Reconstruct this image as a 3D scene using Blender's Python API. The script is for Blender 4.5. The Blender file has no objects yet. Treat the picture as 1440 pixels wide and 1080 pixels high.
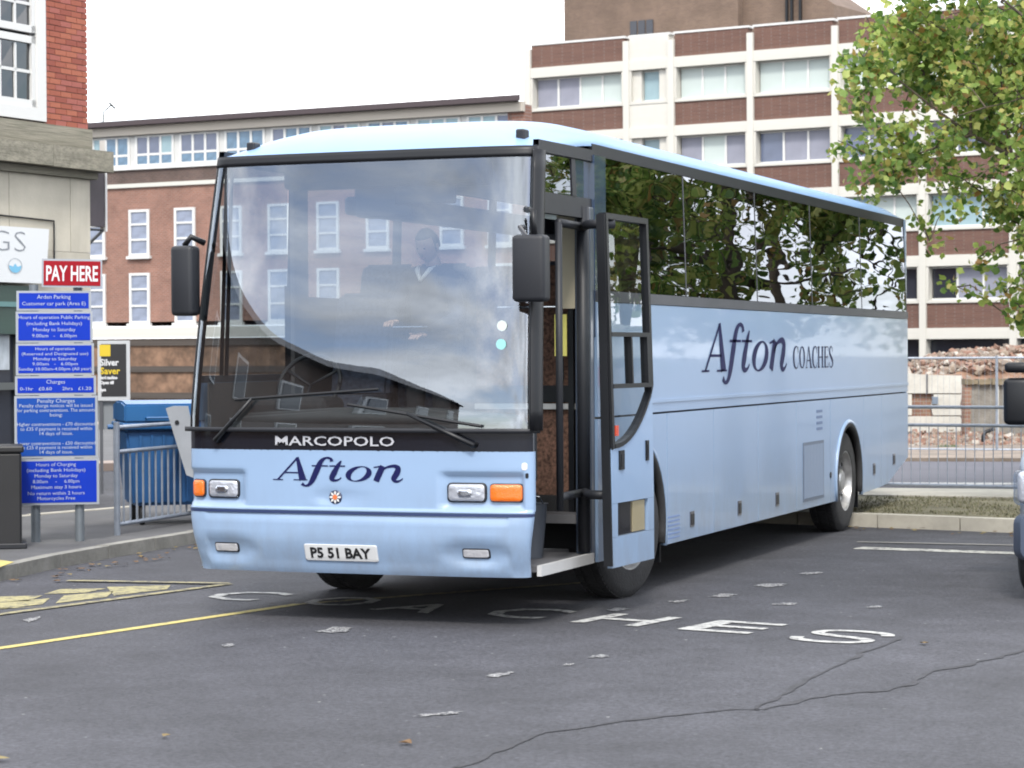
import bpy, bmesh, math, random
from mathutils import Vector, Matrix, noise
random.seed(7)
PI = math.pi
sc = bpy.context.scene
# ------------------------------------------------------------------ camera
CAMP = Vector((6.6411, -14.3191, 1.7863)); YAW, PIT, ROL = -0.3668, -0.012573, -0.005958; FP = 3353.9
def cam_axes():
    cy, sy = math.cos(YAW), math.sin(YAW); cp, sp = math.cos(PIT), math.sin(PIT); cr, sr = math.cos(ROL), math.sin(ROL)
    f = Vector((sy*cp, cy*cp, sp)); r = Vector((cy, -sy, 0)); u = r.cross(f)
    return cr*r+sr*u, cr*u-sr*r, f
RX, UX, FX = cam_axes()
cd = bpy.data.cameras.new('camera'); cam = bpy.data.objects.new('camera', cd); sc.collection.objects.link(cam)
m = Matrix((RX, UX, -FX)).transposed().to_4x4(); m.translation = CAMP; cam.matrix_world = m
cd.sensor_width = 36; cd.lens = FP/1440*36; cd.clip_end = 3000; cd.clip_start = .1
cd.dof.use_dof = True; cd.dof.focus_distance = 17.5; cd.dof.aperture_fstop = 6.3
sc.camera = cam
# ------------------------------------------------------------------ light
SUN_EL, SUN_AZ = math.radians(47), math.radians(160)      # azimuth measured from +Y towards +X
w = bpy.data.worlds.new('World'); sc.world = w; w.use_nodes = True
nt = w.node_tree; nt.nodes.clear(); N = nt.nodes.new; L = nt.links.new
sky = N('ShaderNodeTexSky'); sky.sky_type = 'NISHITA'; sky.sun_disc = False
sky.sun_elevation = SUN_EL; sky.sun_rotation = SUN_AZ; sky.dust_density = 1.5; sky.ozone_density = 1.5
b1 = N('ShaderNodeBackground'); b1.inputs[1].default_value = .15; L(sky.outputs[0], b1.inputs[0])
b2 = N('ShaderNodeBackground'); b2.inputs[1].default_value = 1.5; b2.inputs[0].default_value = (.96, .975, 1, 1)
tc = N('ShaderNodeTexCoord'); mp = N('ShaderNodeMapping'); mp.inputs['Scale'].default_value = (1, 1, 3.2); mp.inputs['Location'].default_value = (3.1, 1.7, .4); L(tc.outputs['Generated'], mp.inputs[0])
nz = N('ShaderNodeTexNoise'); nz.inputs['Scale'].default_value = 2.6; nz.inputs['Detail'].default_value = 7; nz.inputs['Roughness'].default_value = .55; L(mp.outputs[0], nz.inputs[0])
cr = N('ShaderNodeValToRGB'); cr.color_ramp.elements[0].position = .36; cr.color_ramp.elements[1].position = .52; L(nz.outputs[0], cr.inputs[0])
mr = N('ShaderNodeMapRange'); mr.inputs[3].default_value = .12; mr.inputs[4].default_value = 1; L(cr.outputs[0], mr.inputs[0])
nz2 = N('ShaderNodeTexNoise'); nz2.inputs['Scale'].default_value = 3.6; nz2.inputs['Detail'].default_value = 6; L(mp.outputs[0], nz2.inputs[0])
mr2 = N('ShaderNodeMapRange'); mr2.inputs[1].default_value = .3; mr2.inputs[2].default_value = .7; mr2.inputs[3].default_value = .6; mr2.inputs[4].default_value = 1.9; L(nz2.outputs[0], mr2.inputs[0]); L(mr2.outputs[0], b2.inputs[1])
mx = N('ShaderNodeMixShader'); L(mr.outputs[0], mx.inputs[0]); L(b1.outputs[0], mx.inputs[1]); L(b2.outputs[0], mx.inputs[2])
wo = N('ShaderNodeOutputWorld'); L(mx.outputs[0], wo.inputs[0])
sd = bpy.data.lights.new('sun', 'SUN'); sd.energy = 1.5; sd.angle = math.radians(10); sd.color = (1, .95, .87)
so = bpy.data.objects.new('sun', sd); sc.collection.objects.link(so)
sv = Vector((math.sin(SUN_AZ)*math.cos(SUN_EL), math.cos(SUN_AZ)*math.cos(SUN_EL), math.sin(SUN_EL)))
so.rotation_euler = sv.to_track_quat('Z', 'Y').to_euler(); so.location = (0, -20, 40)
sc.view_settings.view_transform = 'Standard'; sc.view_settings.look = 'None'; sc.view_settings.exposure = 1.25; sc.view_settings.gamma = 1
sc.view_settings.use_curve_mapping = False
sc.cycles.max_bounces = 8; sc.cycles.transparent_max_bounces = 24; sc.cycles.glossy_bounces = 4; sc.cycles.caustics_reflective = False; sc.cycles.caustics_refractive = False
sc.cycles.sample_clamp_indirect = 6; sc.cycles.filter_width = 1.9
# ------------------------------------------------------------------ pixel helpers (photo pixels, 1440 wide)
def ray(px, py): return FX + RX*((px-720)/FP) - UX*((py-540)/FP)
def at(px, py, d): return CAMP + ray(px, py)*d
def G(px, py, z=0):
    r = ray(px, py); t = (z-CAMP.z)/r.z; p = CAMP + r*t; return (p.x, p.y)
RH = Vector((math.cos(YAW), -math.sin(YAW), 0)); FH = Vector((math.sin(YAW), math.cos(YAW), 0))
class Facade:
    """vertical plane through pixel column px at depth d; slope = change of depth per metre to the right"""
    def __init__(s, px, d, slope):
        p = at(px, 498, d); s.o = Vector((p.x, p.y, 0)); s.e = (RH + FH*slope).normalized(); s.n = Vector((-s.e.y, s.e.x, 0))
        s.rot = math.atan2(s.e.y, s.e.x)
    def uz(s, px, py, off=0):
        r = ray(px, py); o = s.o + s.n*off; t = (o-CAMP).dot(s.n)/r.dot(s.n); p = CAMP + r*t; return (p-s.o).dot(s.e), p.z
    def u(s, px, off=0): return s.uz(px, 498, off)[0]
# ------------------------------------------------------------------ materials
MATS = {}
KA = .71                                   # all base colours were judged one half stop too light
def kc(c): return tuple(x*KA for x in c)
def P(name, col, rough=.6, metal=0, var=0, scale=3, bump=0, bscale=40, coat=0, spec=.5, dirt=0, dirtcol=(.12,.1,.08), stretch=None, extra=None):
    if name in MATS: return MATS[name]
    col = kc(col) if metal < .9 else col; dirtcol = kc(dirtcol)
    m = bpy.data.materials.new(name); m.use_nodes = True; t = m.node_tree; b = t.nodes['Principled BSDF']
    b.inputs['Base Color'].default_value = (*col, 1); b.inputs['Roughness'].default_value = rough; b.inputs['Metallic'].default_value = metal
    b.inputs['Coat Weight'].default_value = coat; b.inputs['Coat Roughness'].default_value = .04; b.inputs['Specular IOR Level'].default_value = spec
    co = t.nodes.new('ShaderNodeTexCoord'); src = co.outputs['Object']
    if stretch:
        mp = t.nodes.new('ShaderNodeMapping'); mp.inputs['Scale'].default_value = stretch; t.links.new(src, mp.inputs[0]); src = mp.outputs[0]
    out = None
    if var or dirt:
        n = t.nodes.new('ShaderNodeTexNoise'); n.inputs['Scale'].default_value = scale; n.inputs['Detail'].default_value = 6; t.links.new(src, n.inputs[0])
        r = t.nodes.new('ShaderNodeMapRange'); r.inputs[1].default_value = .3; r.inputs[2].default_value = .7; r.inputs[3].default_value = 1-var; r.inputs[4].default_value = 1+var
        t.links.new(n.outputs[0], r.inputs[0])
        v = t.nodes.new('ShaderNodeVectorMath'); v.operation = 'SCALE'; v.inputs[0].default_value = col; t.links.new(r.outputs[0], v.inputs['Scale']); out = v.outputs[0]
        if dirt:
            n2 = t.nodes.new('ShaderNodeTexNoise'); n2.inputs['Scale'].default_value = scale*2.7; n2.inputs['Detail'].default_value = 9; n2.inputs['Roughness'].default_value = .7; t.links.new(src, n2.inputs[0])
            r2 = t.nodes.new('ShaderNodeMapRange'); r2.inputs[1].default_value = .45; r2.inputs[2].default_value = .75; r2.inputs[3].default_value = 0; r2.inputs[4].default_value = dirt; t.links.new(n2.outputs[0], r2.inputs[0])
            x = t.nodes.new('ShaderNodeMix'); x.data_type = 'RGBA'; t.links.new(r2.outputs[0], x.inputs[0]); t.links.new(out, x.inputs[6]); x.inputs[7].default_value = (*dirtcol, 1); out = x.outputs[2]
        t.links.new(out, b.inputs['Base Color'])
    if bump:
        n = t.nodes.new('ShaderNodeTexNoise'); n.inputs['Scale'].default_value = bscale; n.inputs['Detail'].default_value = 4; t.links.new(src, n.inputs[0])
        k = t.nodes.new('ShaderNodeBump'); k.inputs['Strength'].default_value = bump; k.inputs['Distance'].default_value = .02; t.links.new(n.outputs[0], k.inputs['Height']); t.links.new(k.outputs[0], b.inputs['Normal'])
        if coat: t.links.new(k.outputs[0], b.inputs['Coat Normal'])
    MATS[name] = m; return m
def glass(name, tint, ior=1.55, ripple=.0, rough=0, rscale=(1, 1, 1), refl=(.95, .97, 1)):
    if name in MATS: return MATS[name]
    m = bpy.data.materials.new(name); m.use_nodes = True; t = m.node_tree; t.nodes.clear(); A = t.nodes.new
    tr = A('ShaderNodeBsdfTransparent'); tr.inputs[0].default_value = (*tint, 1); gl = A('ShaderNodeBsdfGlossy'); gl.inputs['Roughness'].default_value = rough; gl.inputs[0].default_value = (*refl, 1)
    fr = A('ShaderNodeFresnel'); fr.inputs[0].default_value = ior
    geo = A('ShaderNodeNewGeometry'); inv = A('ShaderNodeMath'); inv.operation = 'DIVIDE'; inv.inputs[0].default_value = 1; inv.inputs[1].default_value = ior
    mi = A('ShaderNodeMix'); t.links.new(geo.outputs['Backfacing'], mi.inputs[0]); mi.inputs[2].default_value = ior; t.links.new(inv.outputs[0], mi.inputs[3])
    # thin pane: both faces reflect alike, so the ratio is turned round on back faces
    t.links.new(mi.outputs[0], fr.inputs[0])
    mx = A('ShaderNodeMixShader'); o = A('ShaderNodeOutputMaterial')
    if ripple:
        co = A('ShaderNodeTexCoord'); mp = A('ShaderNodeMapping'); mp.inputs['Scale'].default_value = rscale; n = A('ShaderNodeTexNoise'); n.inputs['Scale'].default_value = 1; n.inputs['Detail'].default_value = 1
        k = A('ShaderNodeBump'); k.inputs['Strength'].default_value = 1; k.inputs['Distance'].default_value = ripple
        t.links.new(co.outputs['Object'], mp.inputs[0]); t.links.new(mp.outputs[0], n.inputs[0]); t.links.new(n.outputs[0], k.inputs['Height']); t.links.new(k.outputs[0], gl.inputs['Normal'])
    t.links.new(fr.outputs[0], mx.inputs[0]); t.links.new(tr.outputs[0], mx.inputs[1]); t.links.new(gl.outputs[0], mx.inputs[2]); t.links.new(mx.outputs[0], o.inputs[0])
    MATS[name] = m; return m
def brickmat(name, c1, c2, mortar, bw=.225, bh=.075, ms=.01, stain=.25):
    m = bpy.data.materials.new(name); m.use_nodes = True; t = m.node_tree; b = t.nodes['Principled BSDF']; b.inputs['Roughness'].default_value = .9; A = t.nodes.new; K = t.links.new
    co = A('ShaderNodeTexCoord'); sp = A('ShaderNodeSeparateXYZ'); K(co.outputs['Object'], sp.inputs[0]); ad = A('ShaderNodeMath'); K(sp.outputs[0], ad.inputs[0]); K(sp.outputs[1], ad.inputs[1])
    cb = A('ShaderNodeCombineXYZ'); K(ad.outputs[0], cb.inputs[0]); K(sp.outputs[2], cb.inputs[1])
    br = A('ShaderNodeTexBrick'); br.inputs['Scale'].default_value = 1; br.inputs['Brick Width'].default_value = bw; br.inputs['Row Height'].default_value = bh; br.inputs['Mortar Size'].default_value = ms
    br.inputs['Color1'].default_value = (*kc(c1), 1); br.inputs['Color2'].default_value = (*kc(c2), 1); br.inputs['Mortar'].default_value = (*kc(mortar), 1); K(cb.outputs[0], br.inputs[0])
    n = A('ShaderNodeTexNoise'); n.inputs['Scale'].default_value = .7; n.inputs['Detail'].default_value = 8; n.inputs['Roughness'].default_value = .65; K(co.outputs['Object'], n.inputs[0])
    r = A('ShaderNodeMapRange'); r.inputs[1].default_value = .3; r.inputs[2].default_value = .7; r.inputs[3].default_value = 1-stain; r.inputs[4].default_value = 1+stain; K(n.outputs[0], r.inputs[0])
    v = A('ShaderNodeVectorMath'); v.operation = 'SCALE'; K(br.outputs[0], v.inputs[0]); K(r.outputs[0], v.inputs['Scale']); K(v.outputs[0], b.inputs['Base Color'])
    k = A('ShaderNodeBump'); k.inputs['Strength'].default_value = .4; k.inputs['Distance'].default_value = .01; k.invert = True; K(br.outputs[1], k.inputs['Height']); K(k.outputs[0], b.inputs['Normal'])
    MATS[name] = m; return m
def ramp_island(name, stops, rough=.8, transl=0, noise_amt=0):
    """colour picked at random for every separate piece of the mesh"""
    m = bpy.data.materials.new(name); m.use_nodes = True; t = m.node_tree; b = t.nodes['Principled BSDF']; b.inputs['Roughness'].default_value = rough; A = t.nodes.new; K = t.links.new
    g = A('ShaderNodeNewGeometry'); c = A('ShaderNodeValToRGB'); K(g.outputs['Random Per Island'], c.inputs[0])
    e = c.color_ramp.elements
    for i, (p, col) in enumerate(stops):
        el = e[i] if i < 2 else e.new(p)
        el.position = p; el.color = (*(col if transl else kc(col)), 1)
    K(c.outputs[0], b.inputs['Base Color'])
    if transl:
        tl = A('ShaderNodeBsdfTranslucent'); K(c.outputs[0], tl.inputs[0]); mx = A('ShaderNodeMixShader'); mx.inputs[0].default_value = transl
        K(b.outputs[0], mx.inputs[1]); K(tl.outputs[0], mx.inputs[2]); K(mx.outputs[0], t.nodes['Material Output'].inputs[0])
    MATS[name] = m; return m
def grime(m, z0, z1, amt, col):
    t = m.node_tree; b = t.nodes['Principled BSDF']; A = t.nodes.new; K = t.links.new; src = b.inputs['Base Color'].links[0].from_socket
    co = A('ShaderNodeTexCoord'); sp = A('ShaderNodeSeparateXYZ'); K(co.outputs['Object'], sp.inputs[0]); r_ = A('ShaderNodeMapRange'); r_.inputs[1].default_value = z1; r_.inputs[2].default_value = z0; r_.inputs[3].default_value = 0; r_.inputs[4].default_value = 1; K(sp.outputs[2], r_.inputs[0])
    n = A('ShaderNodeTexNoise'); n.inputs['Scale'].default_value = 6; n.inputs['Detail'].default_value = 8; n.inputs['Roughness'].default_value = .75; mp_ = A('ShaderNodeMapping'); mp_.inputs['Scale'].default_value = (1, 1, .35); K(co.outputs['Object'], mp_.inputs[0]); K(mp_.outputs[0], n.inputs[0])
    q = A('ShaderNodeMapRange'); q.inputs[1].default_value = .35; q.inputs[2].default_value = .7; q.inputs[3].default_value = .15; q.inputs[4].default_value = 1; K(n.outputs[0], q.inputs[0])
    u = A('ShaderNodeMath'); u.operation = 'MULTIPLY'; K(r_.outputs[0], u.inputs[0]); K(q.outputs[0], u.inputs[1]); v = A('ShaderNodeMath'); v.operation = 'MULTIPLY'; v.inputs[1].default_value = amt; K(u.outputs[0], v.inputs[0])
    x = A('ShaderNodeMix'); x.data_type = 'RGBA'; K(v.outputs[0], x.inputs[0]); K(src, x.inputs[6]); x.inputs[7].default_value = (*col, 1); K(x.outputs[2], b.inputs['Base Color'])
BLUE = P('coach_blue_paint', (.325, .465, .685), .32, coat=.42, bump=.045, bscale=1.3, var=.03, scale=2, stretch=(1, .6, 1))
grime(BLUE, .33, 1.0, .55, (.16, .17, .18))
NAVY = P('navy_lettering', (.012, .014, .085), .5, spec=.15)
BLACK = P('black_trim', (.008, .009, .012), .4, var=.2, spec=.35)
BLACKG = P('gloss_black', (.012, .014, .022), .1, coat=.6)
RUBBER = P('tyre_rubber', (.028, .028, .03), .85, var=.25, scale=8, bump=.3, bscale=60)
DGREY = P('dark_grey_plastic', (.018, .02, .026), .5, var=.15, spec=.4)
GREY = P('grey_trim', (.085, .09, .105), .45, var=.12)
CHROME = P('chrome', (.8, .8, .82), .15, 1)
WHEELM = P('wheel_grey_steel', (.5, .5, .5), .35, .7, var=.25, scale=14)
WHITE = P('white_paint', (.8, .8, .79), .5, var=.05, scale=1.5)
PALE = P('white_lettering', (.78, .79, .82), .5)
ORANGE = P('orange_lens', (1.0, .2, .005), .15, coat=.8, bump=.3, bscale=120)
REDL = P('red_lens', (.75, .08, .03), .2, coat=.5)
SEATM = P('seat_moquette', (.09, .1, .14), .95, var=.4, scale=30)
MOQ = P('brown_moquette', (.17, .09, .062), .95, var=.7, scale=45, dirt=.6, dirtcol=(.045, .02, .015))
BEIGE = P('beige_lining', (.42, .39, .34), .8, var=.08)
GALV = P('galvanised_steel', (.34, .38, .45), .45, .35, var=.15, scale=9)
STONE = P('pale_stone', (.60, .555, .46), .85, var=.12, scale=1.6, bump=.15, bscale=30, dirt=.12, dirtcol=(.25, .24, .2))
STONED = P('weathered_stone', (.31, .285, .225), .9, var=.3, scale=5, bump=.4, bscale=25, dirt=.85, dirtcol=(.09, .1, .065), stretch=(1, 1, .6))
WS = glass('windscreen_glass', (.62, .66, .67), 2.45, .006, rscale=(1.2, 1.2, .6), refl=(.84, .91, 1))
WNEAR = glass('tinted_glass', (.02, .021, .027), 2.35, .006, rscale=(.8, .8, 5.5), refl=(.86, .9, 1))
WFAR = glass('side_glass', (.5, .53, .55), 1.5)
DOORG = glass('door_glass', (.62, .67, .68), 1.6, .003, rscale=(2, 2, 2))
BLDG = glass('building_window_glass', (.1, .12, .15), 1.9, .004, rscale=(1.5, 1.5, 1.5))
# ------------------------------------------------------------------ object helpers
COL = sc.collection
def link(o): COL.objects.link(o); return o
def thing(name, label, cat, loc=(0, 0, 0), rot=0, group=None):
    o = link(bpy.data.objects.new(name, None)); o.location = loc; o.rotation_euler = (0, 0, rot); o['label'] = label; o['category'] = cat; o.empty_display_size = .2
    if group: o['group'] = group
    return o
def tag(o, label, cat, group=None): o['label'] = label; o['category'] = cat; (o.__setitem__('group', group) if group else None); return o
def obj(name, bm, mat, parent=None, smooth=False, local=False, label=None, kind=None, sharp=None):
    """link a bmesh as one object; unless local, its coordinates are world ones"""
    if isinstance(bm, bpy.types.Mesh): me = bm
    else:
        me = bpy.data.meshes.new(name); bm.normal_update(); bm.to_mesh(me); bm.free()
        for mm in (mat if isinstance(mat, (list, tuple)) else [mat]): me.materials.append(mm)
        if smooth:
            for p in me.polygons: p.use_smooth = True
            if sharp: me.set_sharp_from_angle(angle=math.radians(sharp))
    o = link(bpy.data.objects.new(name, me))
    if parent:
        o.parent = parent
        if not local:
            pm = Matrix.Identity(4); q = parent
            while q:
                pm = (Matrix.Translation(q.location) @ q.rotation_euler.to_matrix().to_4x4()) @ (pm if q is parent else pm) if q.parent is None else pm
                q = q.parent
            o.matrix_parent_inverse = pm.inverted() if parent.parent is None else Matrix.Identity(4)
    if label: o['label'] = label
    if kind: o['kind'] = kind
    return o
def struct(name, bm, mat, **k): return obj(name, bm, mat, kind='structure', **k)
def B(): return bmesh.new()
def box(bm, x0, x1, y0, y1, z0, z1, M=None):
    v = [bm.verts.new(p) for p in ((x0,y0,z0),(x1,y0,z0),(x1,y1,z0),(x0,y1,z0),(x0,y0,z1),(x1,y0,z1),(x1,y1,z1),(x0,y1,z1))]
    for f in ((3,2,1,0),(4,5,6,7),(0,1,5,4),(1,2,6,5),(2,3,7,6),(3,0,4,7)): bm.faces.new([v[i] for i in f])
    if M: bmesh.ops.transform(bm, matrix=M, verts=v)
    return v
def bx(x0, x1, y0, y1, z0, z1, bev=0, seg=2):
    bm = B(); box(bm, min(x0,x1), max(x0,x1), min(y0,y1), max(y0,y1), min(z0,z1), max(z0,z1))
    if bev: bmesh.ops.bevel(bm, geom=bm.edges[:], offset=bev, segments=seg, affect='EDGES', profile=.5)
    return bm
def tube(bm, pts, r, seg=8, cap=True):
    pts = [Vector(p) for p in pts]; rs = r if isinstance(r, (list, tuple)) else [r]*len(pts); rings = []; up = None
    for i, p in enumerate(pts):
        d = (pts[min(i+1, len(pts)-1)]-pts[max(i-1, 0)]).normalized()
        if up is None: up = Vector((0, 0, 1)) if abs(d.z) < .9 else Vector((1, 0, 0))
        a = d.cross(up).normalized(); b = a.cross(d).normalized(); up = b
        rings.append([bm.verts.new(p + (a*math.cos(2*PI*k/seg)+b*math.sin(2*PI*k/seg))*rs[i]) for k in range(seg)])
    for A_, B_ in zip(rings, rings[1:]):
        for k in range(seg): bm.faces.new((A_[k], A_[(k+1)%seg], B_[(k+1)%seg], B_[k]))
    if cap: bm.faces.new(rings[0][::-1]); bm.faces.new(rings[-1])
    return bm
def tb(pts, r, seg=8): return tube(B(), pts, r, seg)
def lathe(prof, c, axis='x', seg=40, cap=True):
    bm = B(); rings = []
    for a, r in prof:
        ring = []
        for k in range(seg):
            t = 2*PI*k/seg; u, v = r*math.cos(t), r*math.sin(t)
            ring.append(bm.verts.new((c[0]+a, c[1]+u, c[2]+v) if axis == 'x' else (c[0]+u, c[1]+v, c[2]+a)))
        rings.append(ring)
    for A_, B_ in zip(rings, rings[1:]):
        for k in range(seg): bm.faces.new((A_[k], A_[(k+1)%seg], B_[(k+1)%seg], B_[k]))
    (bm.faces.new(rings[0][::-1]), bm.faces.new(rings[-1])) if cap else None
    bmesh.ops.recalc_face_normals(bm, faces=bm.faces[:]); return bm
def prism(bm, poly, f0, f1):
    """poly of 2D points; f0, f1 map (a,b) to 3D for the two faces"""
    a = [bm.verts.new(f0(*p)) for p in poly]; b = [bm.verts.new(f1(*p)) for p in poly]
    fs = [bm.faces.new(a[::-1]), bm.faces.new(b)]
    for i in range(len(poly)): j = (i+1) % len(poly); fs.append(bm.faces.new((a[i], a[j], b[j], b[i])))
    bmesh.ops.recalc_face_normals(bm, faces=fs); return bm
def side_plate(poly, x, th=.025):          # poly in (Y,z); outer face at x
    s = 1 if x > 0 else -1
    return prism(B(), poly, lambda a, b: (x-s*th, a, b), lambda a, b: (x, a, b))
def flat(poly, z, bm=None):                # poly in (x,y)
    bm = bm or B(); f = bm.faces.new([bm.verts.new((*p, z)) for p in poly])
    if f.calc_area() and (f.normal_update() or f.normal.z < 0): f.normal_flip()
    return bm
def slab(poly, z0, z1, bm=None): return prism(bm or B(), poly, lambda a, b: (a, b, z0), lambda a, b: (a, b, z1))
def smoothstep(a, b, x): t = max(0, min(1, (x-a)/(b-a))); return t*t*(3-2*t)
def lerp(a, b, t): return a+(b-a)*t
def textmesh(s, size, width=None, bold=0, align='CENTER', spacing=1.0):
    """flat lettering as bmesh in the xy plane, cap height = size; width squeezes or stretches it"""
    cu = bpy.data.curves.new('t', 'FONT'); cu.body = s; cu.size = size/.7; cu.align_x = align; cu.offset = bold; cu.resolution_u = 2; cu.space_line = spacing
    o = link(bpy.data.objects.new('t', cu)); dg = bpy.context.evaluated_depsgraph_get(); me = bpy.data.meshes.new_from_object(o.evaluated_get(dg))
    bm = B(); bm.from_mesh(me); bpy.data.objects.remove(o); bpy.data.curves.remove(cu); bpy.data.meshes.remove(me)
    if width and bm.verts:
        xs = [v.co.x for v in bm.verts]; k = width/(max(xs)-min(xs)); c = (max(xs)+min(xs))/2
        for v in bm.verts: v.co.x = (v.co.x-c)*k
    return bm
def solid(bm, t):                         # thickness for flat lettering, along +z
    r = bmesh.ops.extrude_face_region(bm, geom=bm.faces[:]); bmesh.ops.translate(bm, vec=(0, 0, t), verts=[g for g in r['geom'] if isinstance(g, bmesh.types.BMVert)])
    bmesh.ops.recalc_face_normals(bm, faces=bm.faces[:]); return bm
def ribbon(bm, pts, ws):
    """thick stroke through points with a width at every point (Catmull-Rom smoothed)"""
    P2, W2 = [], []
    n = len(pts)
    for i in range(n-1):
        p0, p1, p2, p3 = [Vector(pts[max(0, min(n-1, i+k))]) for k in (-1, 0, 1, 2)]
        for s in range(6 if n > 2 else 1):
            t = s/(6 if n > 2 else 1)
            P2.append(.5*((2*p1)+(p2-p0)*t+(2*p0-5*p1+4*p2-p3)*t*t+(3*p1-p0-3*p2+p3)*t**3)); W2.append(lerp(ws[i], ws[i+1], t))
    P2.append(Vector(pts[-1])); W2.append(ws[-1]); pr = None
    for i, p in enumerate(P2):
        d = (P2[min(i+1, len(P2)-1)]-P2[max(i-1, 0)]).normalized(); nn = Vector((-d.y, d.x))*W2[i]/2
        q = (bm.verts.new((p.x+nn.x, p.y+nn.y, 0)), bm.verts.new((p.x-nn.x, p.y-nn.y, 0)))
        if pr: bm.faces.new((pr[0], pr[1], q[1], q[0]))
        pr = q
def ring2(bm, c, rx, ry, ix, iy, sh=0, ish=0, n=28):
    o = []; i = []
    for k in range(n):
        t = 2*PI*k/n; a, b = math.cos(t), math.sin(t); o.append(bm.verts.new((c[0]+rx*a+sh*ry*b, c[1]+ry*b, 0))); i.append(bm.verts.new((c[0]+ix*a+ish*iy*b, c[1]+iy*b, 0)))
    for k in range(n): j = (k+1) % n; bm.faces.new((o[k], o[j], i[j], i[k]))
def afton():                              # measured: baseline 460, cap top 262, x 130..1225
    bm = B(); F = lambda *p: [(x, 460-y) for x, y in p]
    ribbon(bm, F((168, 458), (335, 268)), [15, 15]); ribbon(bm, F((338, 258), (384, 458)), [26, 62]); ribbon(bm, F((228, 394), (360, 394)), [11, 11])
    ribbon(bm, F((128, 457), (215, 457)), [8, 8]); ribbon(bm, F((305, 457), (425, 457)), [8, 8])
    ribbon(bm, F((632, 292), (622, 268), (582, 262), (540, 295), (505, 370), (470, 450), (440, 495), (405, 508), (376, 490)), [34, 20, 16, 38, 50, 46, 28, 14, 30])
    ribbon(bm, F((462, 332), (600, 332)), [11, 11])
    ribbon(bm, F((712, 286), (684, 330), (650, 395), (632, 440), (655, 458), (690, 450), (712, 432)), [10, 34, 50, 44, 22, 12, 8]); ribbon(bm, F((612, 332), (745, 332)), [11, 11])
    ring2(bm, (858, 62), 108, 68, 58, 60, .32, .55)
    ribbon(bm, F((985, 340), (1045, 330)), [9, 14]); ribbon(bm, F((1062, 328), (1030, 395), (1004, 460)), [48, 50, 48])
    ribbon(bm, F((1040, 380), (1085, 342), (1150, 326), (1186, 344), (1178, 385), (1152, 435), (1172, 460), (1206, 450), (1226, 432)), [14, 16, 26, 44, 50, 46, 22, 12, 8])
    for v in bm.verts: v.co.x = (v.co.x-130)/1095; v.co.y /= 198
    return bm
def coaches():                            # serif capitals, cap height 1, total width 1
    bm = B(); x = 0
    def S(*p, w): ribbon(bm, [(x+a, b) for a, b in p], w)
    def C():
        S((.62, .72), (.60, .9), (.40, 1.0), (.16, .85), (.08, .5), (.16, .15), (.40, 0), (.60, .1), (.66, .26), w=[.05, .04, .05, .13, .16, .13, .05, .04, .03]); S((.62, .68), (.62, .98), w=[.04, .04])
    def O(): ring2(bm, (x+.42, .5), .36, .51, .22, .46)
    def A(): S((.08, .02), (.4, 1), w=[.05, .05]); S((.4, 1), (.72, .02), w=[.09, .16]); S((.2, .35), (.6, .35), w=[.05]*2); S((0, .02), (.22, .02), w=[.05]*2); S((.58, .02), (.86, .02), w=[.05]*2)
    def H():
        for q in (.14, .66): S((q, 0), (q, 1), w=[.14]*2); S((q-.13, .02), (q+.13, .02), w=[.05]*2); S((q-.13, .98), (q+.13, .98), w=[.05]*2)
        S((.14, .5), (.66, .5), w=[.05]*2)
    def E():
        S((.16, 0), (.16, 1), w=[.14]*2)
        for q in (.02, .5, .98): S((.03, q), (.58, q), w=[.05]*2)
        S((.58, 0), (.58, .22), w=[.04]*2); S((.58, .8), (.58, 1), w=[.04]*2); S((.46, .4), (.46, .6), w=[.04]*2)
    def Ss(): S((.5, .75), (.46, .93), (.28, 1), (.11, .87), (.14, .66), (.32, .5), (.5, .34), (.52, .14), (.32, 0), (.12, .07), (.06, .26), w=[.04, .04, .06, .1, .14, .16, .14, .1, .05, .04, .04])
    for f, ad in ((C, .74), (O, .88), (A, .88), (C, .74), (H, .88), (E, .7), (Ss, .6)): f(); x += ad
    for v in bm.verts: v.co.x /= x
    return bm
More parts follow.
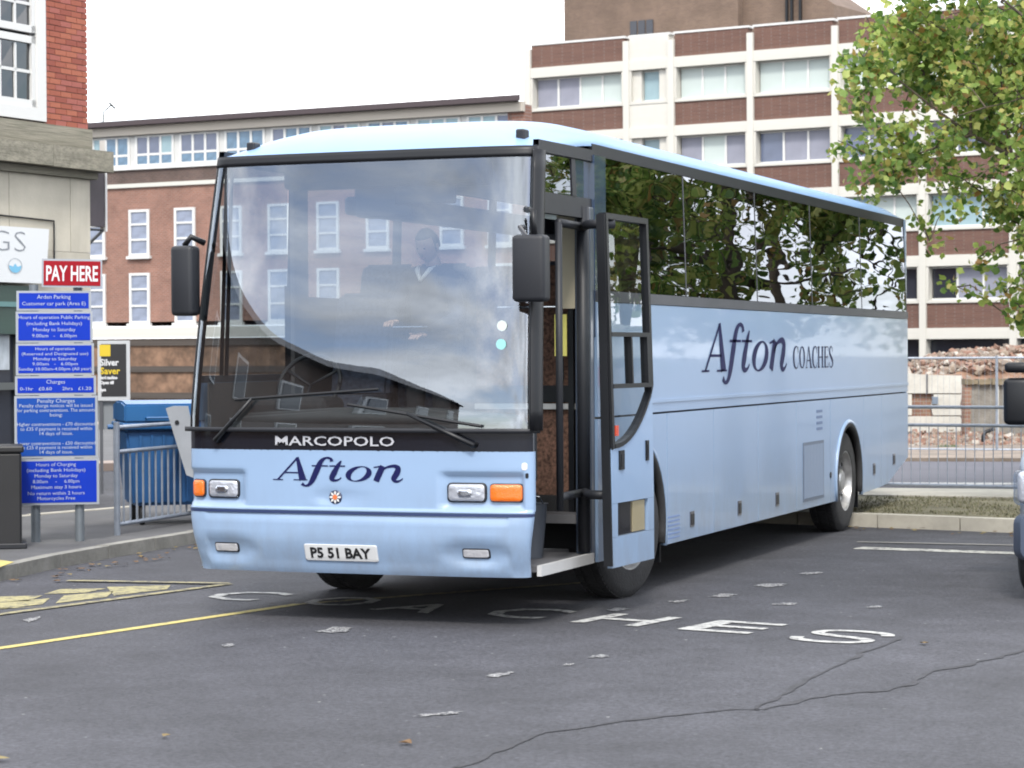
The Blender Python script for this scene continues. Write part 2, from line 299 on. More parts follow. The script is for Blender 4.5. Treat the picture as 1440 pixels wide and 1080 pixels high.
# =================================================================== GROUND
def asphalt():
    m = bpy.data.materials.new('asphalt'); m.use_nodes = True; t = m.node_tree; b = t.nodes['Principled BSDF']; A = t.nodes.new; K = t.links.new; b.inputs['Roughness'].default_value = .82
    co = A('ShaderNodeTexCoord')
    def nse(s, d=5, r=.6): n = A('ShaderNodeTexNoise'); n.inputs['Scale'].default_value = s; n.inputs['Detail'].default_value = d; n.inputs['Roughness'].default_value = r; K(co.outputs['Object'], n.inputs[0]); return n
    def mp(src, a, b_, c, d): r = A('ShaderNodeMapRange'); r.inputs[1].default_value = a; r.inputs[2].default_value = b_; r.inputs[3].default_value = c; r.inputs[4].default_value = d; K(src, r.inputs[0]); return r.outputs[0]
    def mul(a, b_): x = A('ShaderNodeMath'); x.operation = 'MULTIPLY'; K(a, x.inputs[0]); K(b_, x.inputs[1]); return x.outputs[0]
    f = mul(mul(mp(nse(.4, 6, .7).outputs[0], .34, .66, .7, 1.22), mp(nse(2.3, 7, .75).outputs[0], .36, .64, .8, 1.2)), mp(nse(30, 4, .9).outputs[0], .36, .64, .45, 1.6))
    v = A('ShaderNodeVectorMath'); v.operation = 'SCALE'; v.inputs[0].default_value = (.043, .0435, .052); K(f, v.inputs['Scale'])
    vo = A('ShaderNodeTexVoronoi'); vo.inputs['Scale'].default_value = 9; K(co.outputs['Object'], vo.inputs[0])
    spk = A('ShaderNodeMath'); spk.operation = 'LESS_THAN'; spk.inputs[1].default_value = .085; K(vo.outputs['Distance'], spk.inputs[0])
    g = A('ShaderNodeMath'); g.operation = 'GREATER_THAN'; g.inputs[1].default_value = .72; sp = A('ShaderNodeSeparateColor'); K(vo.outputs['Color'], sp.inputs[0]); K(sp.outputs[0], g.inputs[0])
    mk = mul(spk.outputs[0], g.outputs[0]); mk = mul(mk, mp(nse(.8, 3).outputs[0], .45, .6, 0, .8))
    x = A('ShaderNodeMix'); x.data_type = 'RGBA'; K(mk, x.inputs[0]); K(v.outputs[0], x.inputs[6]); x.inputs[7].default_value = (.3, .3, .29, 1); K(x.outputs[2], b.inputs['Base Color'])
    bp = A('ShaderNodeBump'); bp.inputs['Strength'].default_value = .6; bp.inputs['Distance'].default_value = .012; K(nse(70, 3).outputs[0], bp.inputs['Height']); K(bp.outputs[0], b.inputs['Normal'])
    return m
ASPH = asphalt()
def paintmat(name, col, wear=.55, sc_=14):
    """road paint worn through to the asphalt in patches"""
    m = bpy.data.materials.new(name); m.use_nodes = True; t = m.node_tree; b = t.nodes['Principled BSDF']; A = t.nodes.new; K = t.links.new; b.inputs['Roughness'].default_value = .8
    co = A('ShaderNodeTexCoord'); n = A('ShaderNodeTexNoise'); n.inputs['Scale'].default_value = sc_; n.inputs['Detail'].default_value = 8; n.inputs['Roughness'].default_value = .75; K(co.outputs['Object'], n.inputs[0])
    r = A('ShaderNodeMapRange'); r.inputs[1].default_value = wear-.08; r.inputs[2].default_value = wear+.08; K(n.outputs[0], r.inputs[0])
    x = A('ShaderNodeMix'); x.data_type = 'RGBA'; K(r.outputs[0], x.inputs[0]); x.inputs[6].default_value = (*kc(col), 1); x.inputs[7].default_value = (.052, .052, .059, 1); K(x.outputs[2], b.inputs['Base Color']); return m
WPAINT = paintmat('worn_white_paint', (.56, .56, .54), .56); YPAINT = paintmat('worn_yellow_paint', (.62, .52, .17), .6); WPAINT2 = paintmat('very_worn_white_paint', (.62, .62, .61), .46, 55); YPAINT2 = paintmat('faded_yellow_paint', (.40, .355, .19), .535, 9)
bm = B(); bmesh.ops.create_grid(bm, x_segments=8, y_segments=8, size=900); struct('ground', bm, ASPH)
# left pavement, kerb stones
PAVE = P('pavement_asphalt', (.11, .11, .115), .9, var=.2, scale=1.2, bump=.3, bscale=60, dirt=.25, dirtcol=(.2, .2, .19))
KERB = P('kerb_concrete', (.33, .32, .29), .85, var=.18, scale=3, bump=.2, bscale=40, dirt=.5, dirtcol=(.13, .13, .1))
KERBR = P('pale_kerb_concrete', (.5, .47, .4), .85, var=.15, scale=2, dirt=.4, dirtcol=(.24, .23, .19))
def resample(pts, step):
    out = [Vector((*pts[0], 0))]; acc = 0
    for a, b in zip(pts, pts[1:]):
        a = Vector((*a, 0)); b = Vector((*b, 0)); l = (b-a).length; d = step-acc
        while d <= l: out.append(a+(b-a)*d/l); d += step
        acc = (acc+l) % step
    return out
def kerb_run(name, pts, wd, z0, z1, mat, step=.9):
    root = None; P_ = resample(pts, step); mb = B()
    root = struct(name, mb, mat)
    for a, b in zip(P_, P_[1:]):
        d = (b-a).normalized(); n = Vector((-d.y, d.x, 0)); e = .006; q = [a+d*e, b-d*e, b-d*e+n*wd, a+d*e+n*wd]; zz = z1+random.uniform(-.004, .004)
        obj('kerb_stone', slab([(p.x, p.y) for p in q], z0, zz), mat, root)
    return root
lk = [(-3.5, -2.2), (-3.75, .2), G(0, 818), G(75, 800), G(150, 786), G(265, 766), (-4.45, 8.5), (-4.6, 14)]
kerb_run('kerb', lk, .13, 0, .115, KERB)
inn = [(p[0]-.13, p[1]) for p in lk]
back = [G(330, 700, .11), G(148, 716, .11), G(30, 726, .11), G(-330, 757, .11), (-12, -3)]
struct('pavement', slab(inn+[(-4.75, 14.5)]+back[0:], 0, .11), PAVE)
bq = [G(330, 700, .115), G(148, 716, .115), G(30, 726, .115), G(-330, 757, .115)]
kerb_run('back_kerb', bq[::-1], .15, 0, .118, KERBR)
PK = P('pink_kerb', (.42, .33, .28), .85, var=.15)
for k, (ya, yb) in enumerate(((660, 604),)):
    fp = [G(-250, ya+10), G(640, ya-16), G(640, yb-10), G(-250, yb+6)]
    struct('far_pavement', slab(fp, 0, .1), PAVE)
    struct('far_kerb', slab([G(-250, ya+14), G(640, ya-12), G(640, ya-16), G(-250, ya+10)], 0, .12), PK)
    struct('far_back_kerb', slab([G(-250, yb+6), G(640, yb-10), G(640, yb-13), G(-250, yb+2)], 0, .12), PK)
# right: kerb, verge, edging, road beyond
GRASSV = P('verge_turf', (.15, .14, .085), .95, var=.35, scale=3, bump=.8, bscale=45, dirt=.7, dirtcol=(.2, .16, .1))
rk = [(-3.0, 10.5), (1.0, 9.72), (3.0, 9.25), (7.0, 8.2), (16, 5.5)]
kerb_run('verge_kerb', rk, .16, 0, .135, KERBR)
gb = [G(1000, 697, .13), G(1222, 697, .13), G(1420, 700, .13), G(1900, 707, .13)]
struct('verge', slab([(p[0]+.02, p[1]+.155) for p in rk]+gb[::-1], 0, .125), GRASSV)
gb2 = [G(1000, 687, .13), G(1222, 687, .13), G(1420, 689, .13), G(1900, 695, .13)]
struct('verge_edging', slab(gb+gb2[::-1], 0, .14), KERBR)
# grass blades on the verge
bm = B(); rnd = random.Random(3)
for i in range(9000):
    u, v = rnd.random(), rnd.random(); a = Vector(rk[1]).lerp(Vector(rk[3]), u); b_ = Vector(gb[1]).lerp(Vector(gb[3]), u); p = a.lerp(b_, .05+.93*v)
    if noise.noise(Vector((p.x*1.3, p.y*1.3, 0))) < -.22: continue
    h = rnd.uniform(.012, .035); an = rnd.random()*PI; dx, dy = math.cos(an)*.008, math.sin(an)*.008; lx, ly = rnd.uniform(-.03, .03), rnd.uniform(-.03, .03)
    vs = [bm.verts.new(q) for q in ((p.x-dx, p.y-dy, .12), (p.x+dx, p.y+dy, .12), (p.x+lx, p.y+ly, .125+h))]; bm.faces.new(vs)
o = obj('grass', bm, ramp_island('grass_blades', [(0, (.11, .11, .05)), (1, (.2, .175, .11)), (.6, (.15, .145, .08))])); o['kind'] = 'stuff'; tag(o, 'short dry yellowish grass on the verge behind the coach', 'grass')
rr = [G(950, 684), G(1222, 684), G(1900, 692), G(1900, 650), G(950, 648)]
ROADR = P('road_asphalt', (.09, .09, .115), .8, var=.15, scale=1.1)
struct('road', flat(rr, .004), ROADR)
struct('road_marking', flat([G(1100, 681), G(1900, 684), G(1900, 681.5), G(1100, 678.5)], .008), WPAINT)
struct('far_verge', slab([G(950, 648), G(1900, 651), G(1900, 606), G(950, 603)], 0, .06), P('rubble_ground', (.26, .21, .17), .95, var=.4, scale=1.5, dirt=.7, dirtcol=(.13, .11, .09)))
bm = B(); rnd = random.Random(31)
for i in range(138):
    if i < 90: a = Vector(rk[1]).lerp(Vector(rk[3]), rnd.random()); p = a+Vector((rnd.gauss(0, .2), -abs(rnd.gauss(0, .25))-.04))
    elif i < 130: a = Vector(lk[2]).lerp(Vector(lk[5]), rnd.random()); p = a+Vector((abs(rnd.gauss(0, .2))+.05, rnd.gauss(0, .2)))
    else: p = Vector((rnd.uniform(-2, 5), rnd.uniform(-6, 7)))
    sz = rnd.uniform(.02, .04); an = rnd.random()*6.3; vs = [bm.verts.new((p.x+sz*math.cos(an+k*PI/3)*(1 if k % 2 else .6), p.y+sz*math.sin(an+k*PI/3)*(1 if k % 2 else .6), .012+rnd.uniform(0, .012))) for k in range(6)]; bm.faces.new(vs)
o = obj('fallen_leaves', bm, ramp_island('dry_leaves', [(0, (.2, .11, .04)), (1, (.3, .24, .08)), (.5, (.14, .08, .04))])); o['kind'] = 'stuff'; tag(o, 'scattered small fallen leaves along the kerbs and on the tarmac', 'leaves')
# road lettering, lines, cracks
gd = (Vector(G(1185, 893))-Vector(G(345, 838)))
bd = gd.normalized(); ud = Vector((-bd.y, bd.x)); rl = None
lets = struct('ground_lettering', B(), WPAINT); lets['label'] = 'word COACHES painted on the ground in front of the coach'
for ch, px, py in (('C', 345, 838.5), ('O', 482, 846.5), ('A', 590, 855.5), ('C', 740, 863), ('H', 881, 872.5), ('E', 1031, 882.5), ('S', 1185, 896)):
    if ch == 'S':
        t = B(); ribbon(t, [(.24, .14), (.20, .23), (.08, .29), (-.1, .29), (-.22, .22), (-.22, .1), (-.1, .03), (.1, -.03), (.22, -.1), (.22, -.22), (.1, -.29), (-.08, -.29), (-.2, -.24), (-.24, -.14)], [.085]*14)
    else: t = textmesh(ch, .60 if ch != 'A' else .53, width=.52, bold=.008)
    c = Vector(G(px, py))
    ys = [v.co.y for v in t.verts]; yc = (max(ys)+min(ys))/2; sl = .35
    for v in t.verts:
        q = c + bd*(v.co.x+sl*0) + ud*(v.co.y-yc); v.co = (q.x, q.y, .006)
    obj('letter', t, WPAINT, lets)
def strip(a, b, wd, z, mat, name):
    a, b = Vector(a), Vector(b); d = (b-a).normalized(); n = Vector((-d.y, d.x))*wd/2; return struct(name, flat([a-n, b-n, b+n, a+n], z), mat)
strip(G(-60, 921), G(420, 850), .09, .004, YPAINT, 'yellow_line'); strip(G(420, 850), (.5, 3.2), .09, .004, YPAINT2, 'yellow_line')
strip(G(-90, 877), G(322, 822), .09, .008, YPAINT2, 'yellow_line'); strip(G(95, 818), G(322, 822), .1, .012, YPAINT2, 'yellow_line')
HATCH = paintmat('faded_yellow_hatching', (.46, .41, .2), .55, 12)
for pl in (((-80, 868), (60, 850), (70, 842), (-60, 852)), ((-60, 849), (40, 846), (60, 838), (-20, 840)), ((78, 849), (150, 840), (160, 832), (90, 838)), ((62, 836), (120, 834), (150, 828), (85, 829)), ((160, 838), (235, 829), (240, 823.5), (150, 826)), ((-60, 862), (-30, 858), (60, 854), (-60, 857))):
    struct('yellow_hatching', flat([G(*p) for p in pl], .0045+.0003*pl[0][0]/10 if 0 else .004), HATCH)
struct('yellow_corner_marking', flat([G(-30, 815), G(0, 819), G(20, 811), G(0, 808), G(-30, 808)], .121), YPAINT)
strip(G(1205, 771), G(1440, 779), .24, .005, paintmat('patchy_white_paint', (.62, .61, .55), .53, 11), 'white_line')
strip(G(1205, 763), G(1440, 768), .07, .009, KERB, 'drain_channel')
rnd = random.Random(5)
for (px, py, ln, wd) in ((1140, 807, .34, .07), (1085, 824, .4, .08), (1015, 838, .33, .07), (955, 846, .3, .05), (1105, 850, .25, .05), (1230, 854, .2, .035), (472, 887, .33, .1), (704, 949, .33, .06), (843, 924, .2, .05), (45, 872, .15, .1), (320, 908, .12, .06), (620, 1005, .5, .03), (870, 858, .25, .06), (800, 935, .15, .03)):
    c = Vector(G(px, py)); pl = []
    for k in range(14):
        t = 2*PI*k/14; q = c + RH.xy*(math.cos(t)*ln*rnd.uniform(.35, 1.0)*.42) + FH.xy*(math.sin(t)*wd*rnd.uniform(.3, 1.2)*1.8 + .12*math.cos(t)*ln); pl.append(q)
    struct('worn_paint_mark', flat(pl, .005), WPAINT2)
def crackline(pts, wd):
    bm = B(); rib = B(); n = len(pts); P_ = [Vector(G(*p)) for p in pts]; out = []
    for i in range(n-1):
        for s in range(10):
            q = P_[i].lerp(P_[i+1], s/10); q += Vector((noise.noise(Vector((q.x*4, q.y*4, 1))), noise.noise(Vector((q.x*4, q.y*4, 9)))))*.05; out.append(q)
    pr = None
    for i, q in enumerate(out):
        d = (out[min(i+1, len(out)-1)]-out[max(i-1, 0)]).normalized(); nn = Vector((-d.y, d.x))*wd*(.25+1.9*abs(noise.noise(Vector((q.x*7, q.y*7, 3)))))
        c = (bm.verts.new((*(q+nn), .004)), bm.verts.new((*(q-nn), .004)))
        if pr: bm.faces.new((pr[0], pr[1], c[1], c[0]))
        pr = c
    struct('road_crack', bm, P('crack_filler', (.05, .05, .058), .85, var=.35, scale=9))
crackline([(640, 1082), (760, 1032), (880, 1015), (1010, 1000), (1075, 998), (1160, 978), (1250, 972), (1320, 945), (1400, 925), (1480, 905)], .026)
crackline([(1060, 1000), (1120, 965), (1200, 925), (1280, 893)], .022)
# =================================================================== COACH
coach = thing('coach', 'light blue single deck coach with its front door open and navy Afton lettering', 'coach', (0, 6, 0))
def part(name, bm, mat, parent=None, **k):
    parent = parent or coach; o = obj(name, bm, mat, None, **{a: b for a, b in k.items()}); o.parent = parent
    o.matrix_parent_inverse = Matrix.Translation((0, -6, 0)) if parent is coach else Matrix.Identity(4)
    if parent is not coach: o.matrix_parent_inverse = (Matrix.Translation((0, 6, 0)) @ Matrix.Translation((0, -6, 0)))
    return o
ND = 3.4
def wf(z):
    if z < .8: return 1.195+.055*smoothstep(.3, .8, z)
    return 1.25 if z < 1.35 else 1.25-.075*((z-1.35)/1.8)**1.15
def y0(z):
    if z < .76: return .055*(1-smoothstep(.34, .6, z))+ (-.02 if z > .45 else -.02*smoothstep(.34, .45, z))
    if z < 1.32: return .0
    return .29*((z-1.32)/1.82)**1.3
DD = .13
def fr(t, z, off=0):
    c, s = math.cos(t), math.sin(t); e = 2/ND; w_ = wf(z)
    x = w_*(abs(c)**e)*(1 if c > 0 else -1); y = y0(z)+DD*(1-abs(s)**e)
    if off:
        a = fr(t+.003, z); b = fr(t-.003, z); d = Vector((a[0]-b[0], a[1]-b[1], 0)).normalized(); n = Vector((d.y, -d.x, 0)); n = -n if n.y > 0 and abs(n.x) < .999 else n
        if n.x*x < 0 and abs(n.y) < .2: n = -n
        x += n.x*off; y += n.y*off
    return (x, y, z)
def fy(x, z):                              # front surface y at lateral x
    r = min(1, abs(x)/wf(z)); return y0(z)+DD*(1-(max(0, 1-r**ND))**(1/ND))
def ts(n, a=0, b=PI): return [a+(b-a)*i/n for i in range(n+1)]
def front_loft(z0, z1, nz, off=0, th=.03, nt=64, ta=0, tb_=PI, close=True):
    bm = B(); g = []
    for j in range(nz+1):
        z = lerp(z0, z1, j/nz); g.append([bm.verts.new(fr(t, z, off)) for t in ts(nt, ta, tb_)])
    for j in range(nz):
        for i in range(nt): bm.faces.new((g[j][i+1], g[j][i], g[j+1][i], g[j+1][i+1]))
    bmesh.ops.recalc_face_normals(bm, faces=bm.faces[:])
    # make outward
    bm.faces.ensure_lookup_table(); f = bm.faces[len(bm.faces)//2]
    if f.normal.y > 0: bmesh.ops.reverse_faces(bm, faces=bm.faces[:])
    if th:
        r = bmesh.ops.solidify(bm, geom=bm.faces[:], thickness=th)
    return bm
def rrect(w, h, r, n=5):
    pts = []
    for cx, cy, a in ((w/2-r, h/2-r, 0), (-w/2+r, h/2-r, PI/2), (-w/2+r, -h/2+r, PI), (w/2-r, -h/2+r, 1.5*PI)):
        for k in range(n+1): t = a+PI/2*k/n; pts.append((cx+r*math.cos(t), cy+r*math.sin(t)))
    return pts
def front_patch(cx, cz, w, h, r, off, th, poly=None, bm=None):
    """rounded tile that follows the curved front; off = how far its face stands out"""
    bm = bm or B(); poly = poly or rrect(w, h, r); out = []; rings = [poly, [(x*.97, z*.95) for x, z in poly], [(x*.5, z*.5) for x, z in poly]]
    vs = []
    for k, (rg, o) in enumerate(((rings[0], off-th), (rings[0], off-.004), (rings[1], off), (rings[2], off))):
        vs.append([bm.verts.new((cx+x, fy(cx+x, cz+z)-o, cz+z)) for x, z in rg])
    n = len(poly)
    for A_, B_ in zip(vs, vs[1:]):
        for i in range(n): j = (i+1) % n; bm.faces.new((A_[i], A_[j], B_[j], B_[i]))
    bm.faces.new(vs[-1]); bmesh.ops.recalc_face_normals(bm, faces=bm.faces[:]); return bm
def front_text(bm, x0, z0, sx, sz, off=.004):
    for v in bm.verts:
        x, z = x0+v.co.x*sx, z0+v.co.y*sz; v.co = (x, fy(x, z)-off, z)
    bmesh.ops.recalc_face_normals(bm, faces=bm.faces[:])
    return bm
# front mask
def front_loft_z(zs, **k):
    bm = B(); g = []; nt_ = k.get('nt', 72)
    for z in zs: g.append([bm.verts.new(fr(t, z)) for t in ts(nt_)])
    for j in range(len(zs)-1):
        for i in range(nt_): bm.faces.new((g[j][i], g[j][i+1], g[j+1][i+1], g[j+1][i]))
    bmesh.ops.recalc_face_normals(bm, faces=bm.faces[:]); bm.faces.ensure_lookup_table()
    if bm.faces[len(bm.faces)//2].normal.y > 0: bmesh.ops.reverse_faces(bm, faces=bm.faces[:])
    return bm
def bumper():
    bm = B(); nt_ = 96; zs = [.335, .345, .37, .40, .43, .46, .5, .54, .58, .62, .66, .7, .725, .735]; g = []
    for z in zs:
        row = []
        for t in ts(nt_):
            x, y, zz = fr(t, z); d = 0
            for fx in (-.95, .87):      # scooped recess round each fog lamp
                a = (x-fx)/.27; b_ = (z-.49)/.085; q = a*a+b_*b_
                if q < 1: d = max(d, .034*(1-q)**.75)
            if z < .41: d -= .012*math.sin((z-.335)/.075*PI)
            if z >= .725: d += .012
            row.append(bm.verts.new((x, y+d*(1 if abs(x) < 1.1 else .3), zz)))
        g.append(row)
    for j in range(len(zs)-1):
        for i in range(nt_): bm.faces.new((g[j][i], g[j][i+1], g[j+1][i+1], g[j+1][i]))
    # underside lip
    lo = [bm.verts.new((v.co.x*.96, v.co.y+.12, .33)) for v in g[0]]
    for i in range(nt_): bm.faces.new((g[0][i+1], g[0][i], lo[i], lo[i+1]))
    bmesh.ops.recalc_face_normals(bm, faces=bm.faces[:]); return bm
bp = part('bumper', bumper(), BLUE, smooth=True, sharp=50)
part('bumper_seam', front_loft_z([.733, .752]), P('dark_blue_seam', (.03, .05, .14), .4), smooth=True)
def mask():
    bm = B(); nt_ = 120; zs = [.75, .758, .77, .785, .8, .82, .85, .88, .91, .94, .97, 1.0, 1.02, 1.035, 1.06, 1.1, 1.148, 1.155]; g = []
    for z in zs:
        row = []
        for t in ts(nt_):
            x, y, zz = fr(t, z); d = 0
            for (xa, xb) in ((-1.3, -.78), (.63, 1.21)):    # lamp recesses
                ex = min((x-xa)/.045, (xb-x)/.045); ez = min((z-.775)/.03, (1.025-z)/.03); d = max(d, .03*smoothstep(0, 1, min(ex, ez)))
            a = (x+.12)/.13; b_ = (z-.845)/.055; q = a*a+b_*b_
            if q < 1: d = max(d, .018*(1-q)**.5)
            if z < .757: d += .01
            row.append(bm.verts.new((x, y+d, zz)))
        g.append(row)
    for j in range(len(zs)-1):
        for i in range(nt_): bm.faces.new((g[j][i], g[j][i+1], g[j+1][i+1], g[j+1][i]))
    bmesh.ops.recalc_face_normals(bm, faces=bm.faces[:]); return bm
fm = part('front_panel', mask(), BLUE, smooth=True)
wb = part('wiper_panel', front_loft_z([1.152, 1.16, 1.22, 1.275, 1.285, 1.30]), BLACKG, smooth=True)
part('windscreen_lower_trim', front_loft(1.275, 1.305, 2, off=.012), DGREY, smooth=True)
ws_ = part('windscreen', front_loft_z([1.30+1.8*k/26 for k in range(27)]), WS, smooth=True)
part('windscreen_header', front_loft(3.085, 3.155, 3, off=.01, th=.05), BLACK, smooth=True)
# windscreen pillars, black edge of the glass
for a, b_ in ((0, .27), (PI-.24, PI)):
    part('windscreen_pillar', front_loft(1.29, 3.12, 14, off=.006, th=.05, nt=8, ta=a, tb_=b_), BLACK, smooth=True)
# headlamps
LAMPG = glass('lamp_glass', (.85, .87, .9), 1.5, .002, rscale=(60, 60, 60)); REFL = P('lamp_reflector', (.8, .8, .84), .3, .35, bump=.5, bscale=30)
for xa, xb, ia, ib in ((.675, .945, .968, 1.19), (-1.09, -.845, -1.225, -1.115)):
    hl = part('headlamp', front_patch((xa+xb)/2, .888, xb-xa, .128, .03, -.012, .03), DGREY, smooth=True)
    part('reflector', front_patch((xa+xb)/2, .888, xb-xa-.022, .108, .025, -.006, .02), REFL, hl, smooth=True)
    part('bulb', front_patch((xa+xb)/2-.01, .884, .10, .05, .02, .0, .012), CHROME, hl, smooth=True)
    part('lens', front_patch((xa+xb)/2, .888, xb-xa-.014, .116, .025, .004, .004), LAMPG, hl, smooth=True)
    hi = part('indicator', front_patch((ia+ib)/2, .888, ib-ia, .122, .025, -.014, .03), DGREY, smooth=True)
    part('lens', front_patch((ia+ib)/2, .888, ib-ia-.014, .108, .022, .0, .02), ORANGE, hi, smooth=True)
for fx in (-.95, .87):
    fg = part('fog_lamp', front_patch(fx, .492, .19, .066, .015, -.02, .02), DGREY)
    part('lens', front_patch(fx, .492, .172, .05, .012, -.012, .012), REFL, fg)
np_ = part('number_plate', front_patch(-.08, .476, .53, .112, .012, .012, .02), P('plate_white', (.78, .79, .8), .4))
t = textmesh('P5 51 BAY', .066, width=.44, bold=.0035); part('plate_lettering', front_text(t, -.08, .443, 1, 1, .0145), P('plate_black', (.01, .01, .012), .5), np_)
t = textmesh('MARCOPOLO', .062, width=.87, bold=.001); part('maker_name', front_text(t, -.12, 1.187, 1, 1, .012), P('silver_lettering', (.62, .63, .68), .4, .2))
part('front_lettering', front_text(afton(), -.575, .955, .945, .15, .004), NAVY)
# emblem
em = part('emblem', front_patch(-.12, .845, .094, .094, .047, -.003, .02), P('emblem_navy', (.03, .04, .09), .3), smooth=True)
bm = B()
for k in range(8):
    a = 2*PI*k/8; c = Vector((math.sin(a), math.cos(a))); n = Vector((c.y, -c.x)); pts = [c*.012-n*.003, c*.03-n*.008, c*.044, c*.03+n*.008, c*.012+n*.003]
    bm.faces.new([bm.verts.new((-.12+p.x, fy(-.12, .845)-.001, .845+p.y)) for p in pts])
part('emblem_petals', bm, WHITE, em)
bm = B(); f = bm.faces.new([bm.verts.new((-.12+.017*math.cos(2*PI*k/12), fy(-.12, .845)-.004, .845+.017*math.sin(2*PI*k/12))) for k in range(12)]); part('emblem_centre', bm, P('emblem_orange', (.8, .2, .06), .4), em)
# small sockets by the door side lamp
bm = B(); front_patch(1.2, 1.06, .035, .05, .015, .003, .01, bm=bm); part('socket_cover', bm, WHITE); bm = B(); front_patch(1.215, 1.0, .018, .035, .008, .004, .01, bm=bm); part('door_button', bm, BLACK)
# ---------------------------------------------------------------- roof
def roof():
    bm = B(); nt_ = 40; Ys = [0, .015, .05, .12, .22, .36, .55, .8, 1.1, 1.5, 2.2, 3, 4.5, 6, 8, 10, 11.0, 11.3, 11.48, 11.56]; g = []
    y_end = 11.56
    for Yk in Ys:
        row = []; zb = 3.15+.09*smoothstep(.0, 1.2, Yk); W = lerp(wf(3.14), 1.222, smoothstep(0, 1.2, Yk)); h = .205*(1-math.exp(-Yk/.34))
        h *= 1-.55*smoothstep(10.9, 11.56, Yk)
        for t in ts(nt_):
            c, s = math.cos(t), math.sin(t); xf = abs(c)**(2/ND)*(1 if c > 0 else -1); yo = (y0(3.14)+DD*(1-abs(s)**(2/ND)))
            Y = yo*(1-Yk/y_end)+Yk+ .42*Yk/y_end*.95
            row.append(bm.verts.new((W*xf, Y-.004, zb+h*(1-abs(xf)**4.2)**.6)))
        g.append(row)
    for j in range(len(Ys)-1):
        for i in range(nt_): bm.faces.new((g[j][i], g[j][i+1], g[j+1][i+1], g[j+1][i]))
    bmesh.ops.recalc_face_normals(bm, faces=bm.faces[:]); bm.faces.ensure_lookup_table()
    if bm.faces[len(bm.faces)//2].normal.z < 0: bmesh.ops.reverse_faces(bm, faces=bm.faces[:])
    return bm
part('roof', roof(), P('roof_pale_blue_paint', (.26, .42, .68), .5, coat=.1, spec=.3, var=.03), smooth=True)
for hx, hy, zz_ in ((1.0, .55, 3.305), (-.98, .5, 3.285)):
    part('roof_bracket', bx(hx-.03, hx+.035, hy-.02, hy+.08, 3.2, zz_-.02, .012), DGREY)
hv = part('roof_hatch', bx(-.4, .4, 4.6, 5.5, 3.4, 3.49, .03), P('roof_pale_blue_paint', ()))
